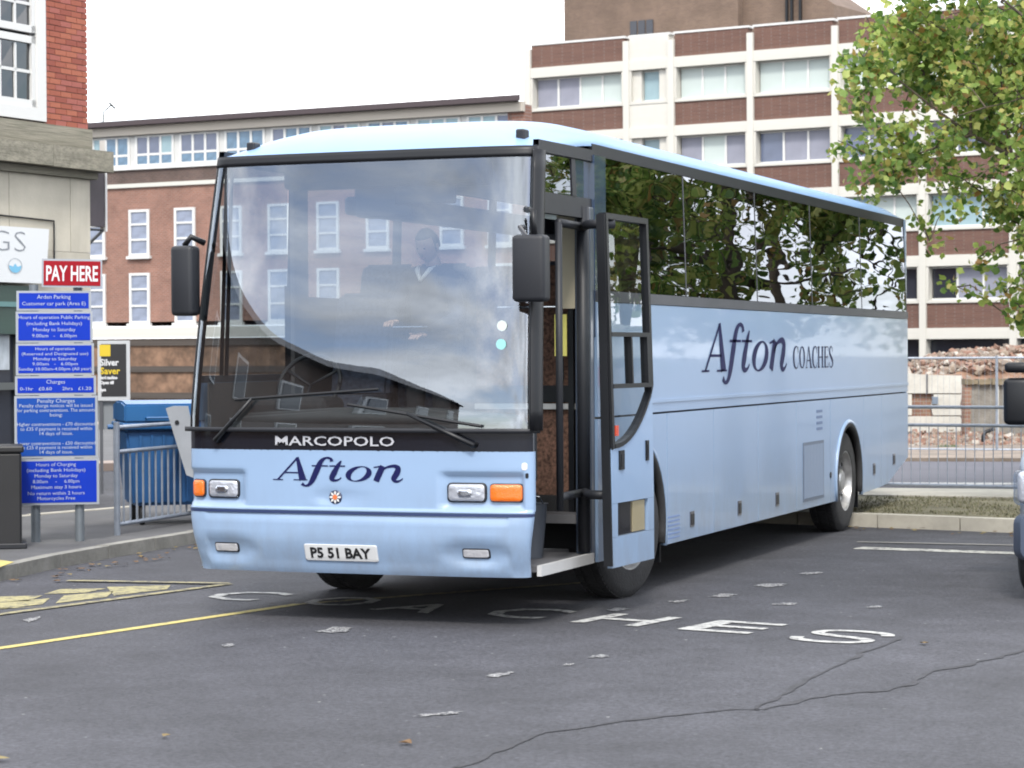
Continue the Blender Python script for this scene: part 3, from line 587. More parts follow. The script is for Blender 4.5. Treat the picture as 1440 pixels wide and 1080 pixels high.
# ---------------------------------------------------------------- sides
FY, RY = 2.29, 9.06
def arc(cy, r, a0, a1, n=16, cz=.52): return [(cy+r*math.cos(a), cz+r*math.sin(a)) for a in [a0+(a1-a0)*k/n for k in range(n+1)]]
def zcut(r, z): return math.sqrt(r*r-(z-.52)**2)
ZS = .335; AF, AR = .63, .575
for s in (1, -1):
    X = 1.25*s
    # upper side panel z 1.345..2.14
    ya = 1.37 if s > 0 else 1.6
    part('upper_side_panel', side_plate([(ya, 1.345), (11.96, 1.345), (11.96, 2.145), (ya, 2.145)], X), BLUE)
    part('crease_moulding', side_plate([(2.6, 1.415), (11.96, 1.415), (11.96, 1.44), (2.6, 1.44)], X+s*.008, .01), BLUE)
    df, dr = zcut(AF, ZS), zcut(AR, ZS)
    af = [(FY+AF*math.cos(a), .52+AF*math.sin(a)) for a in [math.asin((ZS-.52)/AF)+(PI-2*math.asin((ZS-.52)/AF))*k/20 for k in range(21)]]
    ar = [(RY+AR*math.cos(a), .52+AR*math.sin(a)) for a in [math.asin((ZS-.52)/AR)+(PI-2*math.asin((ZS-.52)/AR))*k/20 for k in range(21)]]
    # af runs from the rear foot of the arch over the top to the front foot
    y_a = 1.37 if s > 0 else .26
    part('arch_panel', side_plate([(y_a, ZS)]+af[::-1]+[(FY+AF+.06, ZS), (FY+AF+.06, 1.33), (y_a, 1.33)], X), BLUE)
    sp = [FY+AF+.068, 4.25, 5.62, 6.95, RY-AR-.2]
    for a, b_ in zip(sp, sp[1:]): part('luggage_door', side_plate([(a+.005, ZS), (b_-.005, ZS), (b_-.005, 1.33), (a+.005, 1.33)], X), BLUE)
    part('arch_panel', side_plate([(RY-AR-.195, ZS)]+ar[::-1]+[(RY+AR+.1, ZS), (RY+AR+.1, 1.33), (RY-AR-.195, 1.33)], X), BLUE)
    part('engine_door', side_plate([(RY+AR+.108, ZS+.01), (10.58, ZS+.03), (10.58, 1.33), (RY+AR+.108, 1.33)], X), BLUE)
    part('rear_corner_panel', side_plate([(10.59, ZS+.03), (10.9, ZS+.05), (11.96, .62), (11.96, 1.33), (10.59, 1.33)], X), BLUE)
    # wheel arch lips
    for cy, r, nm in ((FY, AF, 0), (RY, AR, 1)):
        bm = B(); tube(bm, [(X+s*.004, y, z) for y, z in (af if nm == 0 else ar)], .022, 6)
        for v in bm.verts: v.co.x = X+(v.co.x-X)*.8
        part('arch_lip', bm, BLUE, smooth=True)
        part('arch_rubber', tube(B(), [(X-s*.015, cy+(r-.03)*math.cos(a), .52+(r-.03)*math.sin(a)) for a in [-.28+(PI+.56)*k/24 for k in range(25)]], .035, 6), RUBBER, smooth=True)
        bm = B(); al = arc(cy, r-.004, -.2, PI+.2, 18)
        for k in range(len(al)-1):
            bm.faces.new([bm.verts.new(p) for p in ((X-s*.01, *al[k]), (X-s*.01, *al[k+1]), (X-s*.75, *al[k+1]), (X-s*.75, *al[k]))])
        part('wheel_housing', bm, P('housing_black', (.012, .012, .014), .9))
    # black belt, glass, top rail
    yb = 1.37 if s > 0 else 1.6
    part('window_belt', side_plate([(yb, 2.15), (11.97, 2.15), (11.97, 2.225), (yb, 2.225)], X+s*.004, .035), GREY)
    yb = 1.37 if s > 0 else 1.6
    part('cant_rail', side_plate([(yb, 3.165), (11.97, 3.165), (11.9, 3.255), (yb, 3.245)], 1.222*s, .04), DGREY)
    divs = [1.60, 3.51, 5.62, 7.58, 9.68, 11.9] if s > 0 else [1.6, 3.51, 5.62, 7.58, 9.68, 11.9]
    for a, b_ in zip(divs, divs[1:]):
        bm = B(); q = [(X, a+.012, 2.228), (X, b_-.012, 2.228), (1.222*s, b_-.012, 3.162), (1.222*s, a+.012, 3.162)]
        vs = [bm.verts.new(p) for p in (q if s > 0 else q[::-1])]; bm.faces.new(vs)
        part('side_window', bm, WNEAR if s > 0 else WFAR)
    for a in divs:
        bm = B(); prism(bm, [(a-.035, 2.2), (a+.035, 2.2), (a+.035, 3.17), (a-.035, 3.17)], lambda y, z: (s*(1.245-(z-2.2)*.028)-s*.05, y, z), lambda y, z: (s*(1.245-(z-2.2)*.028)-s*.002, y, z)); part('window_pillar', bm, BLACK)
        bm = B(); prism(bm, [(a-.007, 2.228), (a+.007, 2.228), (a+.007, 3.162), (a-.007, 3.162)], lambda y, z: (s*(1.25-(z-2.2)*.029)-s*.004, y, z), lambda y, z: (s*(1.25-(z-2.2)*.029)+s*.004, y, z)); part('window_seal', bm, GREY)
def sx_(Y, z): return lerp(wf(z), 1.25-max(0, z-2.2)*.029, smoothstep(.15, 1.45, Y))
def sfront(z): return y0(z)+DD
def side_strip(s, ya_, yb_, z0, z1, mat, name, th=.03, out=0, n=8):
    """piece of the tapering side; ya_ None = starts at the windscreen corner"""
    bm = B(); g0, g1 = [], []
    for k in range(n+1):
        for g, z in ((g0, z0), (g1, z1)):
            a = sfront(z)-.02 if ya_ is None else ya_; Y = lerp(a, yb_, k/n); g.append([bm.verts.new((s*(sx_(Y, z)+out-d), Y, z)) for d in ((0, th) if th else (0,))])
    for k in range(n):
        bm.faces.new((g0[k][0], g0[k+1][0], g1[k+1][0], g1[k][0]))
        if th:
            bm.faces.new((g0[k][1], g1[k][1], g1[k+1][1], g0[k+1][1])); bm.faces.new((g0[k][0], g0[k][1], g0[k+1][1], g0[k+1][0])); bm.faces.new((g1[k][0], g1[k+1][0], g1[k+1][1], g1[k][1]))
    bmesh.ops.recalc_face_normals(bm, faces=bm.faces[:]); return part(name, bm, mat)
for s in (1, -1): side_strip(s, None, 1.62 if s < 0 else 1.38, 3.12, 3.2, DGREY, 'cant_rail', .04, .003)
side_strip(-1, None, 1.6, 1.345, 1.6, BLUE, 'upper_side_panel'); side_strip(-1, None, 1.6, 1.6, 1.65, GREY, 'window_belt', .03, .004)
part('window_pillar', bx(-1.258, -1.17, 1.56, 1.597, 1.6, 2.3), BLACK); side_strip(-1, .56, 1.56, 1.65, 3.12, WFAR, 'driver_window', 0); side_strip(-1, .5, .56, 1.65, 3.12, BLACK, 'window_pillar', .04, 0, 2)
# offside front quarter: fill between the windscreen corner and the first side window
part('front_quarter_panel', side_plate([(.24, .34), (.30, .34), (.30, 1.6), (.24, 1.6)], -1.249), BLUE)
# side details, near side
for y, z in ((3.63, .48), (5.01, .48), (6.25, .48), (10.21, .56), (11.2, .62)):
    hd = part('door_catch', side_plate([(y-.055, z-.055), (y+.055, z-.055), (y+.055, z+.065), (y-.055, z+.065)], 1.256, .02), P('catch_chrome', (.25, .25, .28), .3, .8)); part('catch_handle', side_plate([(y-.04, z-.04), (y+.04, z-.04), (y+.04, z+.045), (y-.04, z+.045)], 1.26, .012), BLACK, hd)
fd = part('radiator_grille', side_plate([(7.19, .4), (7.99, .4), (7.99, .95), (7.19, .95)], 1.256, .02), P('grille_blue_grey', (.13, .17, .24), .5))
for k in range(13): part('slat', side_plate([(7.215+k*.058, .43), (7.25+k*.058, .43), (7.25+k*.058, .92), (7.215+k*.058, .92)], 1.262, .01), P('grille_slat', (.25, .32, .44), .5), fd)
part('filler_cap', lathe([(0, .03), (.006, .03), (.008, .0)], (1.25, 8.28, .6), 'x', 14), BLACK)
for k in range(4): part('vent_slot', side_plate([(7.72, 1.05+k*.055), (7.95, 1.05+k*.055), (7.95, 1.075+k*.055), (7.72, 1.075+k*.055)], 1.253, .01), P('vent_blue', (.13, .2, .36), .5))
for k in range(6): part('notice_lines', side_plate([(3.0, .37+k*.032), (3.3, .37+k*.032), (3.3, .383+k*.032), (3.0, .383+k*.032)], 1.252, .003), P('faint_blue_print', (.2, .3, .55), .5))
ft = afton()
for v in ft.verts: v.co = (1.2535, 3.92+v.co.x*2.68, 1.635+v.co.y*.385)
part('side_lettering', ft, NAVY)
ct = coaches()
for v in ct.verts: v.co = (1.2535, 6.84+v.co.x*1.56, 1.64+v.co.y*.2)
part('side_lettering', ct, P('grey_navy_lettering', (.03, .035, .09), .5, spec=.15))
# B pillar of dark glass behind the door, marker lamp
part('door_pillar', side_plate([(1.36, 1.9), (1.6, 2.05), (1.6, 3.165), (1.36, 3.165)], 1.24, .05), P('blue_black_glass', (.05, .08, .14), .08, coat=1))
part('marker_lamp', side_plate(rrect(.05, .13, .02), 1.268, .02) if 0 else side_plate([(1.44, 1.56), (1.49, 1.56), (1.49, 1.70), (1.44, 1.70)], 1.268, .02), ORANGE)
part('marker_lamp', side_plate([(1.46, 2.55), (1.49, 2.55), (1.49, 2.61), (1.46, 2.61)], 1.25, .012), ORANGE)
# window over the door
def dz(z): return 1.25-(z-2.2)*.04
fr_ = B()
for (ya_, yb_, za, zb) in ((.44, 1.4, 2.80, 2.86), (.50, 1.4, 3.115, 3.165), (.42, .5, 2.86, 3.165), (1.0, 1.07, 2.86, 3.115), (.40, 1.4, 2.72, 2.80)):
    prism(fr_, [(ya_, za), (yb_, za), (yb_, zb), (ya_, zb)], lambda y, z: (1.15, y, z), lambda y, z: (sx_(y, z)-.012, y, z))
part('door_header', fr_, DGREY)
bm = B(); bm.faces.new([bm.verts.new(p) for p in ((sx_(.5, 2.86)-.02, .5, 2.86), (sx_(1, 2.86)-.02, 1.0, 2.86), (sx_(1, 3.115)-.02, 1.0, 3.115), (sx_(.5, 3.115)-.02, .5, 3.115))]); part('hopper_window', bm, WNEAR)
part('header_panel', side_plate([(1.07, 2.86), (1.36, 2.86), (1.36, 3.115), (1.07, 3.115)], 1.2, .03), P('blue_black_glass', ()))
# ---------------------------------------------------------------- open door leaf
df_ = part('door', B(), BLACK)
D0 = Vector((1.50, .83)); D1 = Vector((1.53, 1.66))
dd = (D1-D0).normalized(); dn = Vector((dd.y, -dd.x)); LW = (D1-D0).length
def dpt(s, z, o): q = D0+dd*s+dn*(o-.03*max(0, (z-1.3))); return (q.x, q.y, z)
def dplate(poly, o0, o1): return prism(B(), poly, lambda s, z: dpt(s, z, o0), lambda s, z: dpt(s, z, o1))
curve = [(LW-.04, 1.49), (LW-.18, 1.36), (LW-.38, 1.26), (.04, 1.155)]
curve = [(.05+(LW-.1)*k/10, 1.16+.34*(k/10)**2.1) for k in range(11)]
lowp = [(.0, .345), (LW, .345), (LW, 1.53)]+curve[::-1]+[(.0, 1.14)]
part('lower_panel', dplate([(0, .345), (LW, .345), (LW, .55), (0, .55)], 0, .035), BLUE, df_)
part('lower_panel', dplate([(0, .552), (.11, .552), (.11, .775), (0, .775)], 0, .035), BLUE, df_)
part('lower_panel', dplate([(LW-.12, .552), (LW, .552), (LW, .775), (LW-.12, .775)], 0, .035), BLUE, df_)
part('lower_panel', dplate([(0, .777), (LW, .777), (LW, 1.56)]+[(s, z) for s, z in curve[::-1]]+[(0, 1.15)], 0, .035), BLUE, df_)
part('lower_pane', dplate([(.11, .552), (LW-.12, .552), (LW-.12, .775), (.11, .775)], .0, .012), P('dark_pane', (.03, .03, .035), .12, coat=.5), df_)
part('kick_plate', dplate([(.44, .56), (.68, .56), (.68, .77), (.44, .77)], .013, .02), P('gold_film', (.75, .65, .42), .25, .6), df_)
fb = B()
def fbar(poly): prism(fb, poly, lambda s, z: dpt(s, z, -.01), lambda s, z: dpt(s, z, .045))
fbar([(0, 1.14), (.04, 1.155), (.04, 2.73), (0, 2.73)]); fbar([(LW-.042, 1.5), (LW, 1.56), (LW, 2.73), (LW-.042, 2.73)]); fbar([(.04, 2.69), (LW-.04, 2.69), (LW-.04, 2.73), (.04, 2.73)])
fbar([(.04, 1.90), (LW-.04, 1.90), (LW-.04, 1.93), (.04, 1.93)]); fbar([(.04, 1.55), (LW-.04, 1.55), (LW-.04, 1.58), (.04, 1.58)]); fbar([(.41, 1.58), (.435, 1.58), (.435, 1.90), (.41, 1.90)]); fbar([(LW-.10, 1.58), (LW-.04, 1.58), (LW-.04, 1.9), (LW-.10, 1.9)])
fbar([(s, z+.018) for s, z in curve]+[(s, z-.012) for s, z in curve[::-1]])
part('door_frame', fb, BLACK, df_)
part('edge_seal', dplate([(-.018, .36), (0, .36), (0, 2.72), (-.018, 2.72)], -.02, .04), BLACK, df_)
bm = B(); pl = [(s, z) for s, z in curve]+[(LW-.05, 2.68), (.05, 2.68)]; bm.faces.new([bm.verts.new(dpt(s, z, .018)) for s, z in pl]); part('door_glass', bm, DOORG, df_)
for s, z, w_, h_ in ((.13, 1.0, .09, .13), (.66, 1.04, .05, .14)):
    part('door_handle', dplate([(s, z), (s+w_, z), (s+w_, z+h_), (s, z+h_)], .03, .046), BLACK, df_); part('handle_recess', dplate([(s+w_*.3, z+.02), (s+w_*.7, z+.02), (s+w_*.7, z+h_*.8), (s+w_*.3, z+h_*.8)], .03, .05), DGREY, df_)
part('red_button', dplate([(.09, 1.23), (.15, 1.23), (.15, 1.30), (.09, 1.30)], .01, .03), REDL, df_)
# linkage, shaft, rails
part('door_shaft', tb([(1.2, 1.22, .42), (1.2, 1.22, 2.8)], .045, 12), DGREY, smooth=True); part('door_post', bx(1.12, 1.235, 1.27, 1.36, .36, 2.8, .01), P('blue_grey_post', (.06, .08, .12), .3, coat=.4))
for z in (2.66, .83):
    part('door_arm', tb([(1.2, 1.22, z), (1.34, 1.0, z), (1.40, .72, z), (1.46, .88, z)] if 0 else [(1.2, 1.22, z), (1.33, .95, z+.0), (1.42, .93, z), (1.5, 1.0, z)], .032, 10), DGREY, smooth=True)
    part('door_arm', tb([(1.2, 1.22, z), (1.22, .9, z), (1.24, .62, z)], .028, 10), DGREY, smooth=True)
part('grab_rail', tb([(1.24, .62, .74), (1.24, .62, 2.66)], .024, 10), DGREY, smooth=True)
# ---------------------------------------------------------------- wheels
def wheel(x, y, sgn, steer=0):
    r = .5; root = part('wheel', lathe([(0, .3), (0, .44), (.015, .475), (.04, .497), (.10, .5), (.20, .5), (.25, .497), (.275, .475), (.29, .44), (.29, .3), (.25, .285)], (0, 0, 0), 'x', 48, False), RUBBER, smooth=True, sharp=30)
    bm = B()
    for g_ in (.09, .145, .2): pass
    root.location = (0, 0, 0)
    rim = obj('rim', lathe([(.275, .295), (.285, .3), (.283, .285), (.25, .275), (.2, .27), (.16, .2), (.17, .14), (.2, .12), (.245, .11), (.26, .09), (.262, .0)], (0, 0, 0), 'x', 36, False), WHEELM, None, smooth=True, sharp=35); rim.parent = root
    bm = B()
    for k in range(10):
        a = 2*PI*k/10; M_ = Matrix.Translation((.185, .235*math.cos(a), .235*math.sin(a))); bmesh.ops.create_circle(bm, cap_ends=True, segments=10, radius=.034, matrix=M_ @ Matrix.Rotation(PI/2, 4, 'Y'))
    h = obj('hand_hole', bm, P('housing_black', ()), None); h.parent = root; h.location = (.018, 0, 0)
    bm = B()
    for k in range(10):
        a = 2*PI*(k+.5)/10; tube(bm, [(.2, .155*math.cos(a), .155*math.sin(a)), (.235, .155*math.cos(a), .155*math.sin(a))], .014, 6)
    h = obj('wheel_nut', bm, CHROME, None); h['kind'] = 'stuff'; h.parent = root
    tr = B()
    for k in range(72):
        a = 2*PI*k/72
        for (u0, u1, sh) in ((.045, .085, 0), (.2, .245, .5)):
            M_ = Matrix.Rotation(a+sh*2*PI/72, 4, 'X'); box(tr, u0, u1, -.016, .016, .494, .506, M_)
        M_ = Matrix.Rotation(a+.3*2*PI/72, 4, 'X'); box(tr, .11, .18, -.018, .018, .494, .507, M_)
    h = obj('tread', tr, RUBBER, None); h['kind'] = 'stuff'; h.parent = root
    root.matrix_parent_inverse = Matrix.Translation((0, -6, 0)); root.location = (x, y, .503); root.rotation_euler = (0, 0, steer + (0 if sgn > 0 else PI))
    return root
wheel(.92, FY, 1, math.radians(-9)); wheel(-.92, FY, -1, math.radians(-9)); wheel(.93, RY, 1); wheel(-.93, RY, -1)
for s in (1, -1):
    part('mud_flap', bx(s*.85, s*1.2, FY+.66, FY+.675, .2, .9), BLACK); part('mud_flap', bx(s*.75, s*1.2, RY+.62, RY+.635, .2, .9), BLACK)
# underframe, rear, floor, lining
part('underframe', bx(-1.05, 1.05, 3.05, 8.4, .36, .5), P('housing_black', ())); part('underframe', bx(-.55, .55, .2, 3.05, .38, .5), P('housing_black', ())); part('underframe', bx(-1.1, 1.1, 9.7, 11.7, .5, .8), P('housing_black', ()))
part('axle', tb([(-.8, FY, .5), (.8, FY, .5)], .06), BLACK); part('axle', tb([(-.8, RY, .5), (.8, RY, .5)], .09), BLACK)
part('side_lining', side_plate([(.19, .9), (1.7, .9), (1.7, 1.6), (.19, 1.6)], -1.17, .01), P('lining_dark', (.14, .13, .13), .9)); part('side_lining', side_plate([(1.56, 1.4), (11.8, 1.4), (11.8, 2.16), (1.56, 2.16)], -1.2, .01), P('lining_dark', ())); part('pillar_lining', side_plate([(1.46, 1.35), (1.7, 1.35), (1.7, 3.15), (1.46, 3.15)], -1.16, .03), P('lining_dark', ()))
part('floor', bx(-1.2, 1.2, 2.0, 11.9, 1.3, 1.36), P('floor_grey', (.1, .1, .11), .8)); part('floor', bx(-1.2, .62, .3, 2.0, .86, .92), P('floor_grey', ()))
part('rear_panel', bx(-1.24, 1.24, 11.9, 11.98, .62, 3.25, .02), BLUE)
part('ceiling', bx(-1.1, 1.1, 1.35, 11.85, 3.16, 3.185), BEIGE)
for s in (1, -1): part('luggage_rack', bx(s*.72, s*1.12, 2.3, 11.7, 2.86, 3.0, .03), P('rack_grey', (.25, .26, .28), .7))
for s in (1, -1): part('side_lining', bx(s*1.2, s*1.215, 1.7, 11.85, 1.36, 2.15), BEIGE if 0 else P('lining_dark', (.14, .13, .13), .9))
# steps and doorway
part('entrance_step', bx(.62, 1.22, .25, 1.34, .36, .40), P('step_grey', (.12, .12, .13), .7)); part('step_nosing', bx(1.215, 1.245, .24, 1.3, .335, .405), P('nosing_white', (.6, .6, .6), .5, var=.1))
part('entrance_step', bx(.32, .64, .25, 1.9, .40, .64), P('step_grey', ())); part('entrance_step', bx(.64, 1.22, 1.36, 2.0, .6, .66), P('step_grey', ()))
mp_ = part('modesty_panel', bx(.2, 1.2, 1.72, 1.76, .62, 2.42, .01), MOQ)
part('panel_rail', bx(.2, 1.2, 1.69, 1.72, 1.39, 1.43), P('nosing_white', ()), mp_); part('panel_strip', bx(.2, 1.2, 1.70, 1.72, 1.44, 1.56), BLACK, mp_); part('panel_upright', bx(.93, .97, 1.66, 1.72, .62, 2.42), BLACK, mp_)
part('panel_infill', bx(.98, 1.18, 1.695, 1.72, .75, 1.38), P('olive_panel', (.17, .14, .07), .8, var=.2), mp_)
part('grab_rail', tb([(.42, 1.66, 2.05), (.42, 1.6, 2.12), (.9, 1.6, 2.12), (.9, 1.62, 1.6)], .014), CHROME, smooth=True)
part('yellow_notice', bx(.96, 1.05, 1.30, 1.305, 1.77, 2.06), P('yellow_card', (.75, .7, .18), .7, var=.08, scale=9))
part('door_surround', bx(.98, 1.2, 1.30, 1.36, 2.1, 2.75), P('cream_lining', (.5, .45, .33), .8))
# dash, steering wheel
dsh = part('dashboard', bx(-1.1, 1.05, .3, .75, .9, 1.33, .06, 3), P('dash_dark', (.03, .03, .034), .7, var=.2, bump=.2))
for z_, y_ in ((1.36, .42), (1.38, .5)): part('dash_moulding', tb([(-1.0, y_, z_-.04), (-.3, y_-.06, z_), (.4, y_-.06, z_), (1.0, y_, z_-.05)], .05, 8), P('dash_grey', (.07, .075, .08), .6), dsh, smooth=True)
part('binnacle', bx(-1.05, -.45, .55, .9, 1.25, 1.5, .06, 3), P('dash_dark', ()), dsh)
sw = B(); Ms = Matrix.Translation((-.72, .86, 1.58)) @ Matrix.Rotation(math.radians(62), 4, 'X')
ring = [Ms @ Vector((.235*math.cos(2*PI*k/32), .235*math.sin(2*PI*k/32), 0)) for k in range(33)]; tube(sw, ring, .016, 8)
for a in (PI/6, 5*PI/6, 1.5*PI): tube(sw, [Ms @ Vector((0, 0, -.02)), Ms @ Vector((.23*math.cos(a), .23*math.sin(a), 0))], .013, 6)
part('steering_wheel', sw, DGREY, smooth=True)
part('destination_box', bx(-.75, .75, .52, .7, 2.93, 3.1, .03), P('dash_dark', ()))
part('ceiling_monitor', bx(-.32, .12, .75, 1.0, 2.74, 3.02, .03), P('monitor_grey', (.12, .14, .17), .5)); part('interior_mirror', bx(.1, .55, .5, .53, 2.8, 2.93, .015), DGREY)
# seats
def seat_mesh():
    bm = B(); box(bm, -.22, .22, -.24, .24, .32, .46)
    pr = [(.18, .44), (.30, .44), (.40, 1.05), (.42, 1.12), (.36, 1.14), (.30, 1.05)]; a = [bm.verts.new((-.215, y, z)) for y, z in pr]; b_ = [bm.verts.new((.215, y, z)) for y, z in pr]
    bm.faces.new(a); bm.faces.new(b_[::-1])
    for i in range(6): j = (i+1) % 6; bm.faces.new((a[j], a[i], b_[i], b_[j]))
    bmesh.ops.recalc_face_normals(bm, faces=bm.faces[:]); bmesh.ops.bevel(bm, geom=bm.edges[:], offset=.03, segments=2, affect='EDGES'); box(bm, -.16, .16, -.15, .2, 0, .33)
    me = bpy.data.meshes.new('seat'); bm.to_mesh(me); bm.free(); me.materials.append(SEATM); return me
sm = seat_mesh()
for r in range(10):
    for x in (-.93, -.47, .47, .93):
        y = 2.35+r*.9
        o = link(bpy.data.objects.new('seat', sm)); o.parent = coach; o.matrix_parent_inverse = Matrix.Translation((0, -6, 0)); o.location = (x, y, 1.36)
o = link(bpy.data.objects.new('driver_seat', sm)); o.parent = coach; o.matrix_parent_inverse = Matrix.Translation((0, -6, 0)); o.location = (-.72, 1.5, .98); o.scale = (1.1, 1, 1.12)
# wipers
def wiper(piv, elbow, tip_a, tip_b):
    pts = [Vector((x, fy(x, z)-.045, z)) for x, z in (piv, elbow)]
    wp = part('wiper', tb([pts[0]+Vector((0, .05, 0)), pts[0], pts[1]], [.022, .02, .011], 8), BLACK, smooth=True)
    n = 10; bl = [(lerp(tip_a[0], tip_b[0], k/n), lerp(tip_a[1], tip_b[1], k/n)) for k in range(n+1)]
    part('blade', tb([(x, fy(x, z)-.022, z) for x, z in bl], .011, 6), BLACK, wp)
wiper((-1.0, 1.215), (-.72, 1.5), (-.86, 1.49), (.2, 1.56)); wiper((.88, 1.2), (.42, 1.40), (-.02, 1.46), (.93, 1.32)); 
# mirrors
def mirror(x0, x1, z0, z1, y, arm):
    mm = part('mirror', bx(x0, x1, y, y+.14, z0, z1, .03, 3), DGREY, smooth=True, sharp=40)
    part('mirror_glass', bx(x0+.025, x1-.025, y+.138, y+.145, z0+.03, z1-.03), P('mirror_silver', (.8, .82, .85), .03, 1), mm)
    part('arm', tb(arm, .022, 8), BLACK, mm, smooth=True)
mirror(1.16, 1.385, 2.12, 2.55, -.06, [(1.2, .12, 2.72), (1.3, -.02, 2.7), (1.3, .0, 2.52)])
part('mirror_bracket', tb([(1.12, .3, 2.62), (1.2, .0, 2.6), (1.27, -.0, 2.5)], .016, 6), GREY)
mirror(-1.385, -1.215, 2.06, 2.54, .06, [(-1.19, .2, 2.56), (-1.25, .12, 2.60), (-1.30, .12, 2.54)])
# stickers on the glass
for z, c in ((1.97, (.75, .85, .82)), (1.85, (.35, .75, .75))):
    bm = B(); bm.faces.new([bm.verts.new((1.035+.035*math.cos(2*PI*k/16), fy(1.035, z)-.006, z+.035*math.sin(2*PI*k/16))) for k in range(16)]); bmesh.ops.recalc_face_normals(bm, faces=bm.faces[:]); part('windscreen_sticker', bm, P('sticker%d' % int(z*100), c, .6))
# grey bucket in the doorway
bk = thing('bucket', 'dark grey bucket standing on the step in the coach doorway', 'bucket', (.93, .83, .402))
obj('body', lathe([(0, .10), (.36, .135), (.37, .14), (.36, .125), (.03, .09)], (0, 0, 0), 'z', 24), P('bucket_grey', (.07, .08, .1), .4, var=.1), bk, smooth=True, local=True, sharp=40)
obj('handle', tb([(-.13, 0, .34), (-.11, -.07, .42), (0, -.1, .45), (.11, -.07, .42), (.13, 0, .34)], .006, 6), CHROME, bk, local=True)
# ---------------------------------------------------------------- person inside
def skinned(name, joints, edges, mat, parent=None, sub=2, root=0):
    me = bpy.data.meshes.new(name); me.from_pydata([j[0] for j in joints], edges, []); me.materials.append(mat); o = link(bpy.data.objects.new(name, me)); md = o.modifiers.new('skin', 'SKIN')
    md.use_smooth_shade = True
    lay = me.skin_vertices[0].data
    for i, j in enumerate(joints): lay[i].radius = (j[1], j[2] if len(j) > 2 else j[1])
    lay[root].use_root = True
    s_ = o.modifiers.new('sub', 'SUBSURF'); s_.levels = sub; s_.render_levels = sub; o.parent = parent; return o
per = thing('person', 'person in a dark jacket and white collar standing behind the windscreen looking down', 'person', (.12, 1.05, .92), math.radians(-10))
SKIN = P('skin', (.55, .33, .25), .5, var=.08); JACK = P('dark_jacket', (.03, .035, .06), .8, var=.2); HAIR = P('dark_hair', (.03, .022, .018), .6); TROU = P('dark_trousers', (.025, .025, .03), .9)
J = [((0, 0, .92), .15, .11), ((0, 0, 1.12), .14, .10), ((0, -.01, 1.32), .17, .115), ((0, 0, 1.44), .10, .08), ((.17, 0, 1.41), .065), ((.27, -.03, 1.14), .052), ((.13, -.22, 1.02), .038), ((-.17, 0, 1.41), .065), ((-.28, -.04, 1.16), .052), ((-.14, -.25, 1.10), .038)]
skinned('jacket', J, [(0, 1), (1, 2), (2, 3), (3, 4), (4, 5), (5, 6), (3, 7), (7, 8), (8, 9)], JACK, per)
J = [((0, 0, .94), .14, .11), ((.10, 0, .84), .09), ((.11, -.02, .46), .065), ((.11, .02, .09), .045), ((.11, -.1, .04), .04), ((-.10, 0, .84), .09), ((-.11, -.02, .46), .065), ((-.11, .02, .09), .045), ((-.11, -.1, .04), .04)]
skinned('trousers', J, [(0, 1), (1, 2), (2, 3), (3, 4), (0, 5), (5, 6), (6, 7), (7, 8)], TROU, per)
hd = B(); bmesh.ops.create_uvsphere(hd, u_segments=28, v_segments=20, radius=1)
for v in hd.verts:
    x, y, z = v.co; X_ = x*.076; Y_ = y*.096; Z_ = z*.118
    if z < 0: X_ *= 1-.30*(-z)**1.5; Y_ *= 1-.12*(-z)
    if y < -.6 and abs(x) < .22 and -.3 < z < .1: Y_ -= .02*(1-abs(x)/.22)*(1-abs(z+.12)/.24)
    if y < -.5 and .05 < z < .22 and .2 < abs(x) < .6: Y_ += .008
    if y < -.5 and -.55 < z < -.42 and abs(x) < .3: Y_ -= .004
    v.co = (X_, Y_, Z_)
for s in (1, -1):
    bmesh.ops.create_uvsphere(hd, u_segments=10, v_segments=8, radius=1, matrix=Matrix.Translation((s*.077, .005, -.005)) @ Matrix.Diagonal((.01, .018, .032, 1)))
tube(hd, [(0, .012, -.07), (0, .03, -.18)], [.052, .056], 14)
MH = Matrix.Translation((.02, -.05, 1.62)) @ Matrix.Rotation(math.radians(22), 4, 'X')
bmesh.ops.transform(hd, matrix=MH, verts=hd.verts[:]); obj('head', hd, SKIN, per, smooth=True, local=True)
hr = B(); bmesh.ops.create_uvsphere(hr, u_segments=24, v_segments=16, radius=1)
bmesh.ops.delete(hr, geom=[v for v in hr.verts if v.co.z < -.35 or (v.co.y < -.45 and v.co.z < .45)], context='VERTS')
for v in hr.verts: v.co = (v.co.x*.083, v.co.y*.104+.004, v.co.z*.125+.006)
bmesh.ops.solidify(hr, geom=hr.faces[:], thickness=.006); bmesh.ops.transform(hr, matrix=MH, verts=hr.verts[:]); obj('hair', hr, HAIR, per, smooth=True, local=True)
ey = B(); 
for s in (1, -1): bmesh.ops.create_uvsphere(ey, u_segments=8, v_segments=6, radius=.007, matrix=MH @ Matrix.Translation((s*.028, -.083, .012)))
obj('eyes', ey, P('eye_dark', (.05, .04, .04), .2), per, local=True, smooth=True)
mo = B(); tube(mo, [MH @ Vector((-.022, -.083, -.058)), MH @ Vector((0, -.09, -.056)), MH @ Vector((.022, -.083, -.058))], .005, 6); obj('mouth', mo, P('lips', (.4, .16, .13), .5), per, local=True)
cb = B(); tube(cb, [(-.075, -.01, 1.475), (-.05, -.07, 1.455), (0, -.115, 1.38)], [.018, .02, .01], 8); tube(cb, [(.075, -.01, 1.475), (.05, -.07, 1.455), (0, -.115, 1.38)], [.018, .02, .01], 8); obj('collar', cb, WHITE, per, local=True, smooth=True)
